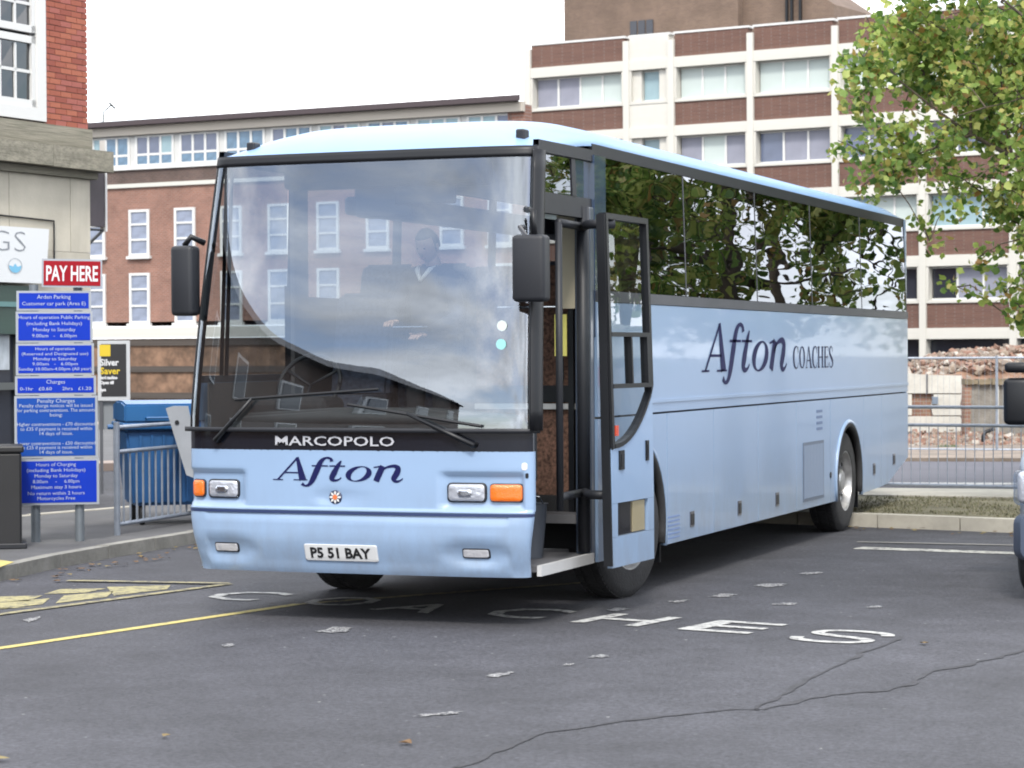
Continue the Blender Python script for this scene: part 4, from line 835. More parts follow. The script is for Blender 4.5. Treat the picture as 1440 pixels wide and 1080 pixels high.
for sx, hx, hy, hz in ((1, .10, -.26, 1.0), (-1, -.11, -.29, 1.09)):
    hb = B(); bmesh.ops.create_uvsphere(hb, u_segments=12, v_segments=8, radius=1, matrix=Matrix.Translation((hx, hy, hz)) @ Matrix.Diagonal((.042, .045, .018, 1)))
    for k in range(4): x = hx-.03+.02*k; l = (.06, .07, .068, .055)[k]; tube(hb, [(x, hy-.03, hz), (x-sx*.006, hy-.03-l*.6, hz-.008), (x-sx*.012, hy-.03-l, hz-.03)], [.0095, .009, .007], 7)
    tube(hb, [(hx-sx*.035, hy, hz), (hx-sx*.058, hy-.03, hz+.008), (hx-sx*.05, hy-.06, hz+.01)], [.011, .01, .008], 7); obj('hand', hb, SKIN, per, local=True, smooth=True)
pp = obj('paper', bx(-.12, .1, -.36, -.27, 1.055, 1.06), P('blue_white_paper', (.5, .62, .85), .7), None); pp.matrix_world = Matrix.Translation((.12, 1.05, .92)); tag(pp, 'folded pale blue paper held by the person inside the coach', 'paper')
# =================================================================== SURROUNDINGS
def fthing(F, name, label, cat, group=None):
    t = thing(name, label, cat, F.o, F.rot, group); return t
def lbx(x0, x1, y0, y1, z0, z1): return bx(x0, x1, y0, y1, z0, z1)
def shared(cache, key, make, mat):
    if key not in cache:
        bm = make(); me = bpy.data.meshes.new(key[0] if isinstance(key, tuple) else key); bm.normal_update(); bm.to_mesh(me); bm.free(); me.materials.append(mat); cache[key] = me
    return cache[key]
def place(name, me, parent, loc=(0, 0, 0), scale=(1, 1, 1), rot=0, kind=None):
    o = link(bpy.data.objects.new(name, me)); o.parent = parent; o.location = loc; o.scale = scale; o.rotation_euler = (0, 0, rot)
    if kind: o['kind'] = kind
    return o
CA = {}
def unit_box(mat, nm): return shared(CA, ('box', nm), lambda: bx(0, 1, 0, 1, 0, 1), mat)
def pbox(name, parent, x0, x1, y0, y1, z0, z1, mat): return place(name, unit_box(mat, mat.name), parent, (x0, y0, z0), (x1-x0, y1-y0, z1-z0))
# --- office block (far right)
OFFW = P('office_white_concrete', (.72, .7, .64), .8, var=.08, scale=.6, dirt=.18, dirtcol=(.42, .4, .34)); OFFB = brickmat('office_brown_brick', (.19, .095, .07), (.145, .07, .055), (.2, .15, .125), ms=.008, stain=.14)
BLIND = P('pale_blind', (.58, .66, .64), .7, var=.05, scale=.8); BLINDG = P('grey_blind', (.30, .31, .38), .6, var=.15, scale=1); PANEB = P('blue_glass', (.15, .18, .27), .08, var=.25, scale=.7); FRAMEW = P('window_frame_white', (.8, .8, .78), .5); DARKW = P('dark_glass', (.035, .04, .055), .08); TEALW = P('teal_blind', (.33, .47, .52), .4, var=.12, scale=.7)
FC = Facade(1058, 113, -.62)
oc = fthing(FC, 'office_building', 'long white concrete and brown brick office block at the far right with bands of windows', 'office building')
colpx = [746, 884, 947, 1058, 1177, 1299, 1426, 1560, 1700, 1850]
us = [FC.u(p) for p in colpx]; ZB = [16.05, 12.75, 9.45, 6.15, 2.85]
place('wall', shared(CA, 'officecore', lambda: lbx(us[0], us[-1], .55, 14, 0, 16.8), OFFW), oc); pbox('recess', oc, us[0]+.3, us[-1], .9, 1.2, 0, 3, DARKW) if 0 else None
place('recess_shade_panel', shared(CA, 'rec', lambda: lbx(us[0]+.2, us[-1]-.2, .45, .55, .0, 2.4), DARKW), oc)  # dark panel paints in the shade of the open ground floor
rnd = random.Random(11)
for k, zb in enumerate(ZB):
    for i, (a, b_) in enumerate(zip(us, us[1:])):
        narrow = i == 1
        pbox('brick_panel' if not narrow else 'concrete_panel', oc, a+.16, b_-.16, .0 if not narrow else -.05, .5, zb, zb+1.12, OFFB if not narrow else OFFW)
        if k == 0: pbox('coping', oc, a+.1, b_-.1, -.04, .5, zb+1.123, zb+1.22, FRAMEW)
        pbox('concrete_beam', oc, a+.003, b_-.003, -.12, .5, zb-.5, zb-.003, OFFW)
        if k == 4: continue
        z0, z1 = zb-2.02, zb-.51
        pbox('sill', oc, a+.02, b_-.02, -.08, .5, zb-2.17, zb-2.03, OFFW)
        wr = place('window', shared(CA, ('wframe', i, k == 9), lambda: (lambda bm: [box(bm, 0, b_-a-.56, .30, .40, 0, .07), box(bm, 0, b_-a-.56, .30, .40, 1.43, 1.5)] and bm)(B()), FRAMEW), oc, (a+.28, 0, z0))
        W_ = b_-a-.56
        nP = 1 if narrow else (4 if i == 0 else 3)
        if narrow: pbox('concrete_panel', oc, a+.2, a+.75, .1, .5, z0, z1, OFFW); pbox('concrete_panel', oc, b_-.75, b_-.2, .1, .5, z0, z1, OFFW)
        for j in range(nP):
            p0 = W_*j/nP+.05; p1 = W_*(j+1)/nP-.05
            if narrow: p0, p1 = .5, W_-.5
            mt = {0: BLIND, 1: PANEB if rnd.random() < .6 else BLINDG, 2: rnd.choice([TEALW, BLIND]), 3: rnd.choice([BLINDG, DARKW])}[k]
            if k == 0 and i == 0 and j < 2: mt = BLINDG
            if k == 1 and i == 2: mt = rnd.choice([BLIND, BLINDG])
            if narrow: mt = TEALW
            pbox('pane', wr, p0, p1, .34, .37, .07, 1.43, mt)
            if j: pbox('mullion', wr, p0-.1, p0-.003, .29, .38, .07, 1.43, FRAMEW)
for i, u in enumerate(us):
    pbox('column', oc, u-.16, u+.16, -.15, .5, 0, 17.0 if i < 2 else 16.9, OFFW)
    for k, zb in enumerate(ZB[:4]): pbox('pier', oc, u-.27, u+.27, -.09, .5, zb-2.03, zb-.5, OFFW)
# penthouse on the roof
BRB = brickmat('penthouse_brick', (.185, .125, .09), (.15, .10, .075), (.2, .15, .12), stain=.22)
q0, q1, q2 = FC.u(796, 6), FC.u(1040, 6), FC.u(1168, 6)
ph = place('roof_plant_room', shared(CA, 'ph', lambda: (lambda bm: (box(bm, q0, q1, 6, 13, 16.7, 22), prism(bm, [(q1, 16.7), (q2, 16.7), (q2, 18.95), (q1+3.2, 20.2), (q1, 20.2)], lambda a, b: (a, 6.6, b), lambda a, b: (a, 12, b))) and bm)(B()), BRB), oc)
w0, w1 = FC.u(887, 5.9), FC.u(921, 5.9)
for k in range(3): pbox('plant_room_window', oc, w0+(w1-w0)*k/3+.04, w0+(w1-w0)*(k+1)/3-.04, 5.93, 5.99, 17.35, 18.9, DARKW)
for px in (1109, 1116, 1128): u = FC.u(px, 6.4); pbox('roof_pipe', oc, u-.06, u+.06, 6.3, 6.45, 17.3, 20.4, BLACK)
# --- brick building behind the coach
BB = brickmat('red_brown_brick', (.33, .15, .105), (.26, .115, .08), (.35, .27, .23), stain=.25); BD = brickmat('sooty_brick', (.135, .08, .065), (.1, .062, .055), (.19, .16, .14), stain=.35)
RUST = P('rusticated_brown_stone', (.235, .14, .09), .95, var=.45, scale=2.5, bump=.7, bscale=5, dirt=.6, dirtcol=(.1, .07, .05)); PANEG = P('teal_pane', (.12, .22, .33), .08, var=.35, scale=1.2); PANES = P('sash_pane', (.24, .28, .38), .08, var=.3, scale=1.5)
FB = Facade(430, 94.5, -.55)
bb = fthing(FB, 'brick_office_building', 'long red brick building behind the coach with white strip windows under a dark eave', 'building')
uL, uR = FB.u(-60), FB.u(741)
def skewbox(x0, x1, ya_, yb_, z0, z1): return prism(B(), [(x0, ya_), (x1, ya_), (x1-10, yb_), (x0, yb_)], lambda a, b: (a, b, z0), lambda a, b: (a, b, z1))
 
zf = lambda px, py: FB.uz(px, py)[1]
zr = zf(350, 166); zw1 = zf(300, 229); zs1 = zf(300, 253)
z_t1, z_b1 = zf(262, 292), zf(262, 358); z_t2, z_b2 = zf(198, 384), zf(198, 459)
place('wall', shared(CA, 'bbw', lambda: skewbox(uL, uR, 0, 12, 3.2, zw1-.1), BB), bb); place('dark_brick_band', shared(CA, 'bbd', lambda: lbx(uL, uR, -.02, .1, zs1+.0, zw1-.1), BD), bb)
place('lower_wall', shared(CA, 'bbl', lambda: skewbox(uL, uR, -.25, 12, 0, zf(230, 476)), RUST), bb)
for z in (zf(230, 482), zf(230, 519), zf(230, 556)):
    pbox('stone_course', bb, uL, uR, -.33, -.25, z-.12, z+.12, P('dark_course', (.09, .075, .065), .95, var=.4, scale=2))
pbox('stone_band', bb, uL, uR, -.4, 0, zf(230, 475), zf(230, 460), OFFW); pbox('string_course', bb, uL, uR, -.1, 0, zs1-.16, zs1, OFFW)
place('upper_wall', shared(CA, 'bbu', lambda: skewbox(uL, uR, 0, 12, zw1-.1, zr-.3), P('white_boarding', (.68, .68, .66), .7, var=.06)), bb); place('eave', shared(CA, 'bbe', lambda: skewbox(uL-.2, uR+.1, -.6, 12.5, zr-.05, zr+.16), P('eave_brown', (.07, .05, .055), .7)), bb); pbox('fascia', bb, uL, uR, -.25, 0, zr-.42, zr-.055, P('cream_fascia', (.62, .56, .48), .7))
pbox('end_pier', bb, FB.u(717), uR, -.05, .5, zw1-.1, zr-.15, BB)
pbox('white_sill', bb, uL, FB.u(717), -.12, 0, zw1-.12, zw1+.02, FRAMEW)
sx = (FB.u(252)-FB.u(190))
def strip_window():
    bm = B(); g_ = .09
    for x in (0, .52, 1.03): box(bm, x-.06, x+.5, -.03, .02, 0, .0+.02)
    return bm
u = FB.u(131); k = 0; hh = zr-.5-zw1; ww = sx*.87; pw = (ww-.4)/3
while u < FB.u(712):
    fw = place('strip_window', shared(CA, 'swf', lambda: (lambda bm: [box(bm, 0, ww, -.04, .0, 0, .06), box(bm, 0, ww, -.04, 0, hh-.06, hh), box(bm, 0, ww, -.04, 0, hh*.33, hh*.33+.09)] + [box(bm, (pw+.1)*x, (pw+.1)*x+.1, -.05, 0, 0, hh) for x in range(4)] and bm)(B()), FRAMEW), bb, (u+.06, 0, zw1+.04))
    for j in range(3):
        x = .1+(pw+.1)*j; pbox('pane', fw, x, x+pw, -.02, .0-.003, .06, hh*.33, PANEG); pbox('pane', fw, x, x+pw, -.02, -.003, hh*.33+.09, hh-.06, rnd.choice([PANEG, PANEB, TEALW]))
    u += sx; k += 1
def sash(zb, zt, px, wd=1.04):
    h = zt-zb; u = FB.u(px)-wd/2
    f = place('sash_window', shared(CA, ('sash', round(h, 2)), lambda: (lambda bm: [box(bm, x0, x1, -.08, .02, z0, z1) for x0, x1, z0, z1 in ((0, .11, 0, h), (wd-.11, wd, 0, h), (.11, wd-.11, h-.1, h), (.11, wd-.11, 0, .1), (.11, wd-.11, h*.66, h*.66+.08), (.11, wd-.11, h*.34-.02, h*.34+.06))] and bm)(B()), FRAMEW), bb, (u, 0, zb))
    for z0, z1 in ((.1, h*.34-.02), (h*.34+.06, h*.66), (h*.66+.08, h-.1)): pbox('pane', f, .11, wd-.11, -.03, -.005, z0, z1, PANES)
    pbox('window_sill', f, -.08, wd+.08, -.16, 0, -.12, -.003, FRAMEW)
for px in (136, 198, 262, 327, 394, 463, 533, 637, 705): sash(z_b1, z_t1, px); sash(z_b2+.12, z_t2, px)
# aerial on that roof
ar_ = thing('roof_aerial', 'small bent aerial standing on the brick building roof at far left', 'aerial', (0, 0, 0)); ar_.location = Vector(FB.o)+FB.e*FB.u(142)+Vector((0, 0, zr+.22)); ar_.rotation_euler = (0, 0, FB.rot)
obj('mast', tb([(-.2, .5, -.1), (-.15, .5, .5), (.25, .5, .75)], .035, 5), BLACK, ar_, local=True); obj('element', tb([(.15, .5, .85), (.45, .5, .6)], .05, 5), BLACK, ar_, local=True)
# --- near corner building on the left
FA = Facade(126, 31, 1.96)                   # faces right; recedes to the right
ca = fthing(FA, 'corner_building', 'stone and red brick corner building at the left edge with white sash windows', 'building')
za = lambda px, py: FA.uz(px, py)[1]
zc0, zc1, zc2, zc3 = za(126, 240), za(126, 219), za(126, 210), za(126, 183)
UL = -9.0; uw = FA.u(68)
RB = [P('red_brick_%d' % i, c, .88, var=.18, scale=25, bump=.2, bscale=60) for i, c in enumerate(((.40, .115, .07), (.46, .145, .085), (.34, .09, .06), (.42, .13, .10)))]
MORT = P('mortar', (.35, .24, .19), .95, var=.1); 
pbox('wall', ca, UL, -.012, .012, 8, 0, zc3, MORT); pbox('wall', ca, uw-.02, -.012, .012, 8, zc3, za(126, -60), MORT); pbox('wall', ca, UL, uw-.02, .3, 8, zc3, za(126, -60), MORT)
bw, bh = .215, .065; z = zc3+.005; row = 0; nb = 0
while z < za(126, -14):
    x = -.0-(0.1125 if row % 2 else .225)
    first = True
    xs = [(-.103, 0)] if row % 2 else []
    x = -.113 if row % 2 else 0
    while x > uw+.02:
        x0 = max(uw, x-bw); xs.append((x0, x)); x = x0-.01
    for x0, x1 in xs:
        pbox('brick', ca, x0, x1, -.003+rnd.uniform(-.002, .002), .1, z, z+bh, rnd.choice(RB)); nb += 1
    z += .075; row += 1
print('bricks', nb)
pbox('brick_wall', ca, UL, uw-1.9-.6, -.001, .1, zc3, za(126, -60), brickmat('red_brick_wall', (.42, .13, .08), (.36, .1, .065), (.35, .24, .19)))
# window
wl = uw-1.75; zs = za(68, 172); zt = za(68, -60)
wf_ = place('window', shared(CA, 'awf', lambda: (lambda bm: [box(bm, x0, x1, -.02, .1, z0, z1) for x0, x1, z0, z1 in ((wl, wl+.2, zs, zt), (uw-.2, uw-.02, zs, zt), (wl+.2, uw-.2, zs, zs+.16))] and bm)(B()), FRAMEW), ca)
def sash2(z0, z1, rows):
    s_ = place('sash', shared(CA, ('s2', z0), lambda: (lambda bm: [box(bm, x0, x1, .0, .06, a, b) for x0, x1, a, b in ((wl+.2, uw-.2, z0, z0+.09), (wl+.2, uw-.2, z1-.09, z1), (wl+.2, wl+.28, z0, z1), (uw-.28, uw-.2, z0, z1))] and bm)(B()), FRAMEW), wf_)
    xa, xb = wl+.28, uw-.28; nc = 4
    for i in range(nc):
        for j in range(rows):
            x0 = xa+(xb-xa)*i/nc; x1 = xa+(xb-xa)*(i+1)/nc; a = z0+.09+(z1-z0-.18)*j/rows; b = z0+.09+(z1-z0-.18)*(j+1)/rows
            pn = place('pane', shared(CA, ('pn', i, j, z0), lambda: (lambda bm: bm.faces.new([bm.verts.new(p) for p in ((x0, .04, a), (x1, .04+.006*random.uniform(-1, 1), a), (x1, .04, b), (x0, .04+.006*random.uniform(-1, 1), b))]) and bm)(B()), BLDG), s_)
            if i: pbox('glazing_bar', s_, x0-.02, x0+.02, .02, .055, a, b-.021, FRAMEW)
            if j: pbox('glazing_bar', s_, x0, x1, .02, .055, a-.02, a+.02, FRAMEW)
zm0 = za(50, 62); zm1 = za(50, 45)
sash2(zs+.16, zm0+.09, 2); sash2(zm1-.02, zt, 3)
pbox('window_reveal', wf_, wl+.1, uw-.1, .25, .3, zs, zt, P('room_dark', (.05, .06, .07), .9))
# stone
pbox('stone_band', ca, UL, .02, -.06, 0.01, zc2-.02, zc3, STONED); 
for k in range(8):
    x1 = .20-k*1.25; pbox('cornice_stone', ca, x1-1.245, x1, -.26, .01, zc0-.02+rnd.uniform(-.004, .004), zc2-.035, STONED)
pbox('cornice_shadow_moulding', ca, UL, .08, -.1, .01, zc0-.12, zc0-.025, STONED)
zst = zc0-.12; hs = [(zst-.95, zst-.004), (zst-1.9, zst-.954), (zst-2.85, zst-1.904), (0, zst-2.854)]
uj = [FA.u(96), FA.u(13)-.0]
for r_, (a, b) in enumerate(hs):
    edges = [0, FA.u(98), FA.u(12), FA.u(12)-1.5, FA.u(12)-3.2] if r_ % 2 == 0 else [0, FA.u(75), FA.u(-5), FA.u(-5)-1.6, FA.u(-5)-3.2]
    if r_ == 3: edges = [0, FA.u(60)]
    for x1, x0 in zip(edges, edges[1:]): pbox('stone_block', ca, x0+.005, x1-.005, -.03+rnd.uniform(-.003, .003), .01, a, b, STONE)
cdt = place('conduit', shared(CA, 'cdt', lambda: tube(B(), [(FA.u(-10), -.05, za(0, 303)), (FA.u(73), -.05, za(73, 311)), (FA.u(73), -.05, za(73, 372))], .012, 5), BLACK), ca)
# shopfront below the sign
SG = P('shop_green', (.03, .07, .055), .5, var=.2)
pbox('shop_fascia', ca, UL, FA.u(36), -.18, -.035, za(10, 470), za(10, 402), SG); pbox('fascia_strip', ca, UL, FA.u(34), -.2, -.18, za(10, 432), za(10, 425), P('teal_strip', (.12, .26, .26), .5))
pbox('shop_pilaster', ca, FA.u(14), FA.u(34), -.12, -.035, 0, za(20, 471), P('pilaster_grey', (.1, .11, .11), .6))
pbox('shop_window', ca, UL, FA.u(13), -.06, -.035, za(5, 655), za(5, 471), DARKW)
pbox('shop_poster', ca, FA.u(-12), FA.u(5), -.09, -.062, za(2, 520), za(2, 450), P('poster_pale', (.5, .55, .6), .6, var=.2)); pbox('shop_shelf', ca, UL, FA.u(16), -.16, -.065, za(5, 548), za(5, 538), P('pilaster_grey', ()))
pbox('green_stall_riser', ca, UL, FA.u(14), -.1, -.035, 0, za(5, 656), SG)
# fascia sign with GS
sg = fthing(FA, 'shop_sign', 'white shop sign with letters GS and round blue wave logo on stone wall', 'sign')
s0, s1 = FA.u(67, -.2), UL+4
P_SW = P('sign_white', (.82, .84, .85), .45); zt_, zb_ = FA.uz(60, 322, -.2)[1], FA.uz(60, 399, -.2)[1]
obj('board', prism(B(), [(UL, zb_), (s1*0+FA.u(62, -.2), zb_), (s0, zt_), (UL, zt_)], lambda a, b: (a, -.24, b), lambda a, b: (a, -.14, b)), P_SW, sg, local=True)
t = textmesh('GS', .40, bold=-.012)
xs = [v.co.x for v in t.verts]; mn, mxx = min(xs), max(xs); ge, gb_ = FA.u(-12, -.25), FA.u(38, -.25); zz0 = FA.uz(20, 353, -.25)[1]; zz1 = FA.uz(20, 325, -.25)[1]
ys = [v.co.y for v in t.verts]; y_0, y_1 = min(ys), max(ys)
for v in t.verts: v.co = (ge+(v.co.x-mn)/(mxx-mn)*(gb_-ge), -.244, zz0+(v.co.y-y_0)/(y_1-y_0)*(zz1-zz0))
obj('sign_lettering', t, P('sign_grey_text', (.28, .3, .33), .5), sg, local=True)
cx_, cz_ = FA.uz(22, 374, -.25); ru = abs(FA.u(32, -.25)-FA.u(12, -.25))/2; rz = abs(FA.uz(22, 385, -.25)[1]-FA.uz(22, 363, -.25)[1])/2
bm = B(); ring2(bm, (cx_, cz_), ru, rz, ru*.9, rz*.93, n=24)
for v in bm.verts: v.co = (v.co.x, -.244, v.co.y)
obj('logo_ring', bm, P('logo_grey', (.5, .55, .6), .5), sg, local=True)
bm = B(); pl = [(cx_+ru*.85*math.cos(a), cz_+rz*.88*math.sin(a)) for a in [PI+PI*k/12 for k in range(13)]]+[(cx_+ru*.85, cz_+rz*.1), (cx_+ru*.3, cz_-rz*.1), (cx_, cz_+rz*.35), (cx_-ru*.3, cz_-rz*.1), (cx_-ru*.85, cz_+rz*.1)]
bm.faces.new([bm.verts.new((a, -.2445, b)) for a, b in pl]); obj('logo_wave', bm, P('logo_blue', (.2, .55, .8), .5), sg, local=True)
# projecting sign off the corner
pj = fthing(FA, 'projecting_sign', 'dark hanging sign with white edge projecting from the corner of the stone building', 'sign')
a0, a1 = .02, FA.u(147); zt_, zb_ = za(126, 210), za(138, 318)
obj('board', lbx(.02, .42, .05, .12, zb_, zt_-.03), P('sign_dark_brown', (.06, .045, .055), .6, var=.3), pj, local=True); obj('edge_pole', lbx(.423, .46, .04, .13, zb_-.06, zt_+.15), FRAMEW, pj, local=True)
obj('bracket', tb([(0, .08, zb_-.3), (.42, .08, zb_-.04)], .02, 6), BLACK, pj, local=True); obj('bracket', tb([(0, .08, zb_-.05), (.42, .08, zb_-.04)], .015, 6), BLACK, pj, local=True)
# --- parking tariff board
ps = thing('parking_sign', 'tall board of blue parking tariff plates on two grey posts', 'sign', (*G(80, 778, .11), .11))
FS = Facade(80, 21.55, .22)
ps.rotation_euler = (0, 0, FS.rot); ps.location = FS.o+Vector((0, 0, .11))
def fs(px, py, off=0): u, z = FS.uz(px, py, off); return u, z-.11
SB = P('sign_blue', (.002, .038, .50), .5, var=.05, spec=.2); SB2 = P('sign_blue_duller', (.008, .075, .40), .5, spec=.2); SR = P('sign_red', (.36, .004, .015), .5, var=.05, spec=.2); SGY = P('sign_frame_grey', (.42, .45, .5), .5, .2); STX = P('sign_text_white', (.5, .56, .68), .5)
for px, pw in ((50, 4), (112, 5)):
    u = fs(px, 700, .06)[0]; obj('post', tb([(u, .07, 0), (u+.0, .07, fs(px, 372)[1] if px > 60 else fs(px, 400)[1])], .042, 12), P('post_grey', (.22, .25, .28), .5, .3, var=.12), ps, local=True, smooth=True, sharp=40)
def plate(nm, quad, mat, lines, size=.05, frame=True):
    (x0, ya), (x1, yb) = quad[0], quad[1]; u0, z1 = fs(x0, ya); u1, _ = fs(x1, ya); z0 = fs(x0, yb)[1]
    sk = .0
    root = obj(nm, lbx(u0, u1, -.005, .012, z0, z1), SGY, ps, local=True)
    obj('sign_face', lbx(u0+.022, u1-.022, -.009, -.0052, z0+.02 if frame else z0+.004, z1-.02 if frame else z1-.004), mat, root, local=True)
    W_ = u1-u0; n = len(lines)
    for k, (s, fr_w, hgt) in enumerate(lines):
        if not s: continue
        zc = z1-.03-(z1-z0-.06)*(k+.5)/n; t = textmesh(s, hgt*.68, width=W_*fr_w, bold=.0); ys = [v.co.y for v in t.verts]; c = (max(ys)+min(ys))/2
        for v in t.verts: v.co = ((u0+u1)/2+v.co.x, -.0108, zc+v.co.y-c)
        obj('sign_lettering', t, STX, root, local=True)
h_ = .045
plate('title_plate', ((23, 409), (128, 437)), SB, [('Arden Parking', .45, .052), ('Customer car park (Area E)', .85, .048)])
plate('hours_plate', ((22, 438), (130, 482)), SB, [('Hours of operation Public Parking', .93, h_), ('(including Bank Holidays)', .72, h_), ('Monday to Saturday', .55, h_), ('9.00am   -   6.00pm', .58, h_)])
plate('hours_plate', ((22, 483), (132, 528)), SB, [('Hours of operation', .5, .04), ('(Reserved and Designated use)', .85, .04), ('Monday to Saturday', .55, .04), ('9.00am   -   6.00pm', .58, .04), ('Sunday 10.00am-4.00pm (All year)', .93, .04)])
plate('charges_plate', ((21, 529), (135, 556)), SB, [('Charges', .23, .052), ('0-1hr   £0.60      2hrs   £1.20', .88, .045)])
t0 = [('Penalty Charges', .45, .05), ('Penalty charge notices will be issued', .88, h_), ('for parking contraventions. The amounts', .94, h_), ('being:', .15, h_), ('', 0, 0), ('Higher contraventions - £70 discounted', .94, h_), ('to £35 if payment is received within', .86, h_), ('14 days of issue.', .4, h_), ('', 0, 0), ('Lower contraventions - £50 discounted', .94, h_), ('to £25 if payment is received within', .86, h_), ('14 days of issue.', .4, h_)]
plate('penalty_plate', ((20, 557), (137, 645)), SB2, t0)
plate('hours_plate', ((18, 646), (139, 711)), SB, [('Hours of Charging', .46, h_), ('(including Bank Holidays)', .68, h_), ('Monday to Saturday', .5, h_), ('8.00am     -     6.00pm', .54, h_), ('Maximum stay 3 hours', .58, h_), ('No return within 2 hours', .66, h_), ('Motorcycles Free', .44, h_)])
u0, z1 = fs(54, 364, -.02); u1, z0 = fs(139, 407, -.02)
rp = obj('pay_here_plate', lbx(u0, u1, -.03, -.012, z0+.02, z1), SGY, ps, local=True); obj('sign_face', lbx(u0+.015, u1-.015, -.034, -.0302, z0+.036, z1-.018), SR, rp, local=True)
t = textmesh('PAY HERE', .135, width=(u1-u0)*.86, bold=.004)
for v in t.verts: v.co = ((u0+u1)/2+v.co.x, -.0355, (z0+z1)/2-.058+v.co.y)
obj('sign_lettering', t, PALE, rp, local=True)
rp.rotation_euler = (0, math.radians(.7), 0)
# black bin at the left edge
lb = thing('litter_bin', 'black square litter bin at the left edge beside the parking board', 'bin', (*G(5, 772, .11), .11), YAW*0+FS.rot)
obj('body', bx(-.5, .16, -.02, .5, 0, .84, .02), P('bin_black', (.012, .012, .014), .5, var=.2), lb, local=True); obj('rim', bx(-.52, .18, -.04, .52, .84, .9, .015), P('bin_black', ()), lb, local=True); obj('plinth', bx(-.53, .2, -.05, .53, 0, .05, .01), DGREY, lb, local=True)
# --- poster board
fp = Facade(160, 31, .1); pb_ = fthing(fp, 'poster_board', 'black poster with yellow square and white text in a silver frame', 'poster')
a0, z1 = fp.uz(137, 479); a1, z0 = fp.uz(183, 563)
obj('frame', lbx(a0, a1, 0, .06, z0, z1), P('silver_frame', (.6, .62, .64), .4, .3), pb_, local=True); obj('poster', lbx(a0+.045, a1-.045, -.004, -.0005, z0+.05, z1-.045), P('poster_black', (.012, .012, .014), .4), pb_, local=True)
def pr_(s, px, py, wpx, hpx, mat):
    c, z = fp.uz(px, py); wd = fp.uz(px+wpx, py)[0]-c; t = textmesh(s, hpx/108, width=wd, bold=.003)
    for v in t.verts: v.co = (c+wd/2+v.co.x, -.006, z+v.co.y)
    obj('poster_lettering', t, mat, pb_, local=True)
YE = P('poster_yellow', (.75, .55, .02), .5)
c, z = fp.uz(140, 501); obj('yellow_square', lbx(c, c+.14, -.0055, -.0042, z, z+.15), YE, pb_, local=True)
pr_('Silver', 141, 514, 26, 9, PALE); pr_('Saver', 141, 526, 28, 9, YE); pr_('card machine', 141, 533, 24, 4, PALE); pr_('Open till', 141, 540, 19, 4, PALE); pr_('6pm', 141, 550, 8, 4, PALE)
obj('leg', lbx(a0+.02, a0+.06, .02, .06, 0, z0), GREY, pb_, local=True); obj('leg', lbx(a1-.06, a1-.02, .02, .06, 0, z0), GREY, pb_, local=True); obj('back_panel', lbx(a0, a1+.05, .065, .12, z0-.38, z0-.01), P('cabinet_grey', (.22, .24, .26), .6), pb_, local=True)
# --- guard rails
GR = {}
def guard_rail(name, label, p, q, post_at, z0, zt_, step=.14, barr=.011, zmid=.78, zlow=.1, H=1.04):
    p = Vector((*p, z0)); q = Vector((*q, z0)); d = q-p; l = d.length; t = thing(name, label, 'railing', p, math.atan2(d.y, d.x))
    for x in post_at: place('post', shared(GR, 'post', lambda: tube(B(), [(0, 0, 0), (0, 0, 1.06)], .03, 10), GALV), t, (x, 0, 0))
    ps_ = post_at
    for a, b in zip(ps_, ps_[1:]):
        for z in (H-.03, zmid, zlow):
            place('rail', shared(GR, ('rail', round(b-a, 2)), lambda: tube(B(), [(0.03, 0, 0), (b-a-.03, 0, 0)], .02, 8), GALV), t, (a, 0, z))
        x = a+step
        while x < b-step*.5:
            place('bar', shared(GR, ('bar', zmid, barr), lambda: tube(B(), [(0, 0, zlow), (0, 0, zmid)], barr, 6), GALV), t, (x, 0, 0)); x += step
    return t
guard_rail('guard_rail', 'galvanised guard rail in front of the blue bins left of the coach', (-4.83, 5.2), (-5.13, 9.4), [0, 2.05, 4.1], .11, 1.0)
pA, pB = Vector(G(1219, 692, .13)), Vector(G(1424, 697, .13)); dv = (pB-pA).normalized()
guard_rail('guard_rail', 'galvanised guard rail along the verge behind the coach', pA-dv*2.0, pA+dv*8, [0, 2.0, 4.0, 6.0, 8.0], .13, 1.0, step=.11, barr=.0055, zmid=.80, zlow=.10, H=1.04)
pA, pB = Vector(G(1270, 637)), Vector(G(1402, 638)); dv = (pB-pA).normalized(); L_ = (pB-pA).length
ff = thing('site_fence', 'tall thin mesh fence panel in front of the rubble', 'fence', (*(pA-dv*L_), .03), math.atan2(dv.y, dv.x))
for k in range(5):
    place('post', shared(GR, 'fpost', lambda: tube(B(), [(0, 0, 0), (0, 0, 1.68)], .024, 8), GALV), ff, (L_*k, 0, 0))
    if k < 4:
        for z in (.04, 1.64): place('rail', shared(GR, 'frail', lambda: tube(B(), [(.02, 0, 0), (L_-.02, 0, 0)], .02, 8), GALV), ff, (L_*k, 0, z))
        wm = B()
        for j in range(1, 16): tube(wm, [(L_*j/16, 0, .05), (L_*j/16, 0, 1.63)], .0022, 4, cap=False)
        place('wire_mesh', shared(GR, 'fwire', lambda: wm, GALV), ff, (L_*k, 0, 0), kind='stuff')
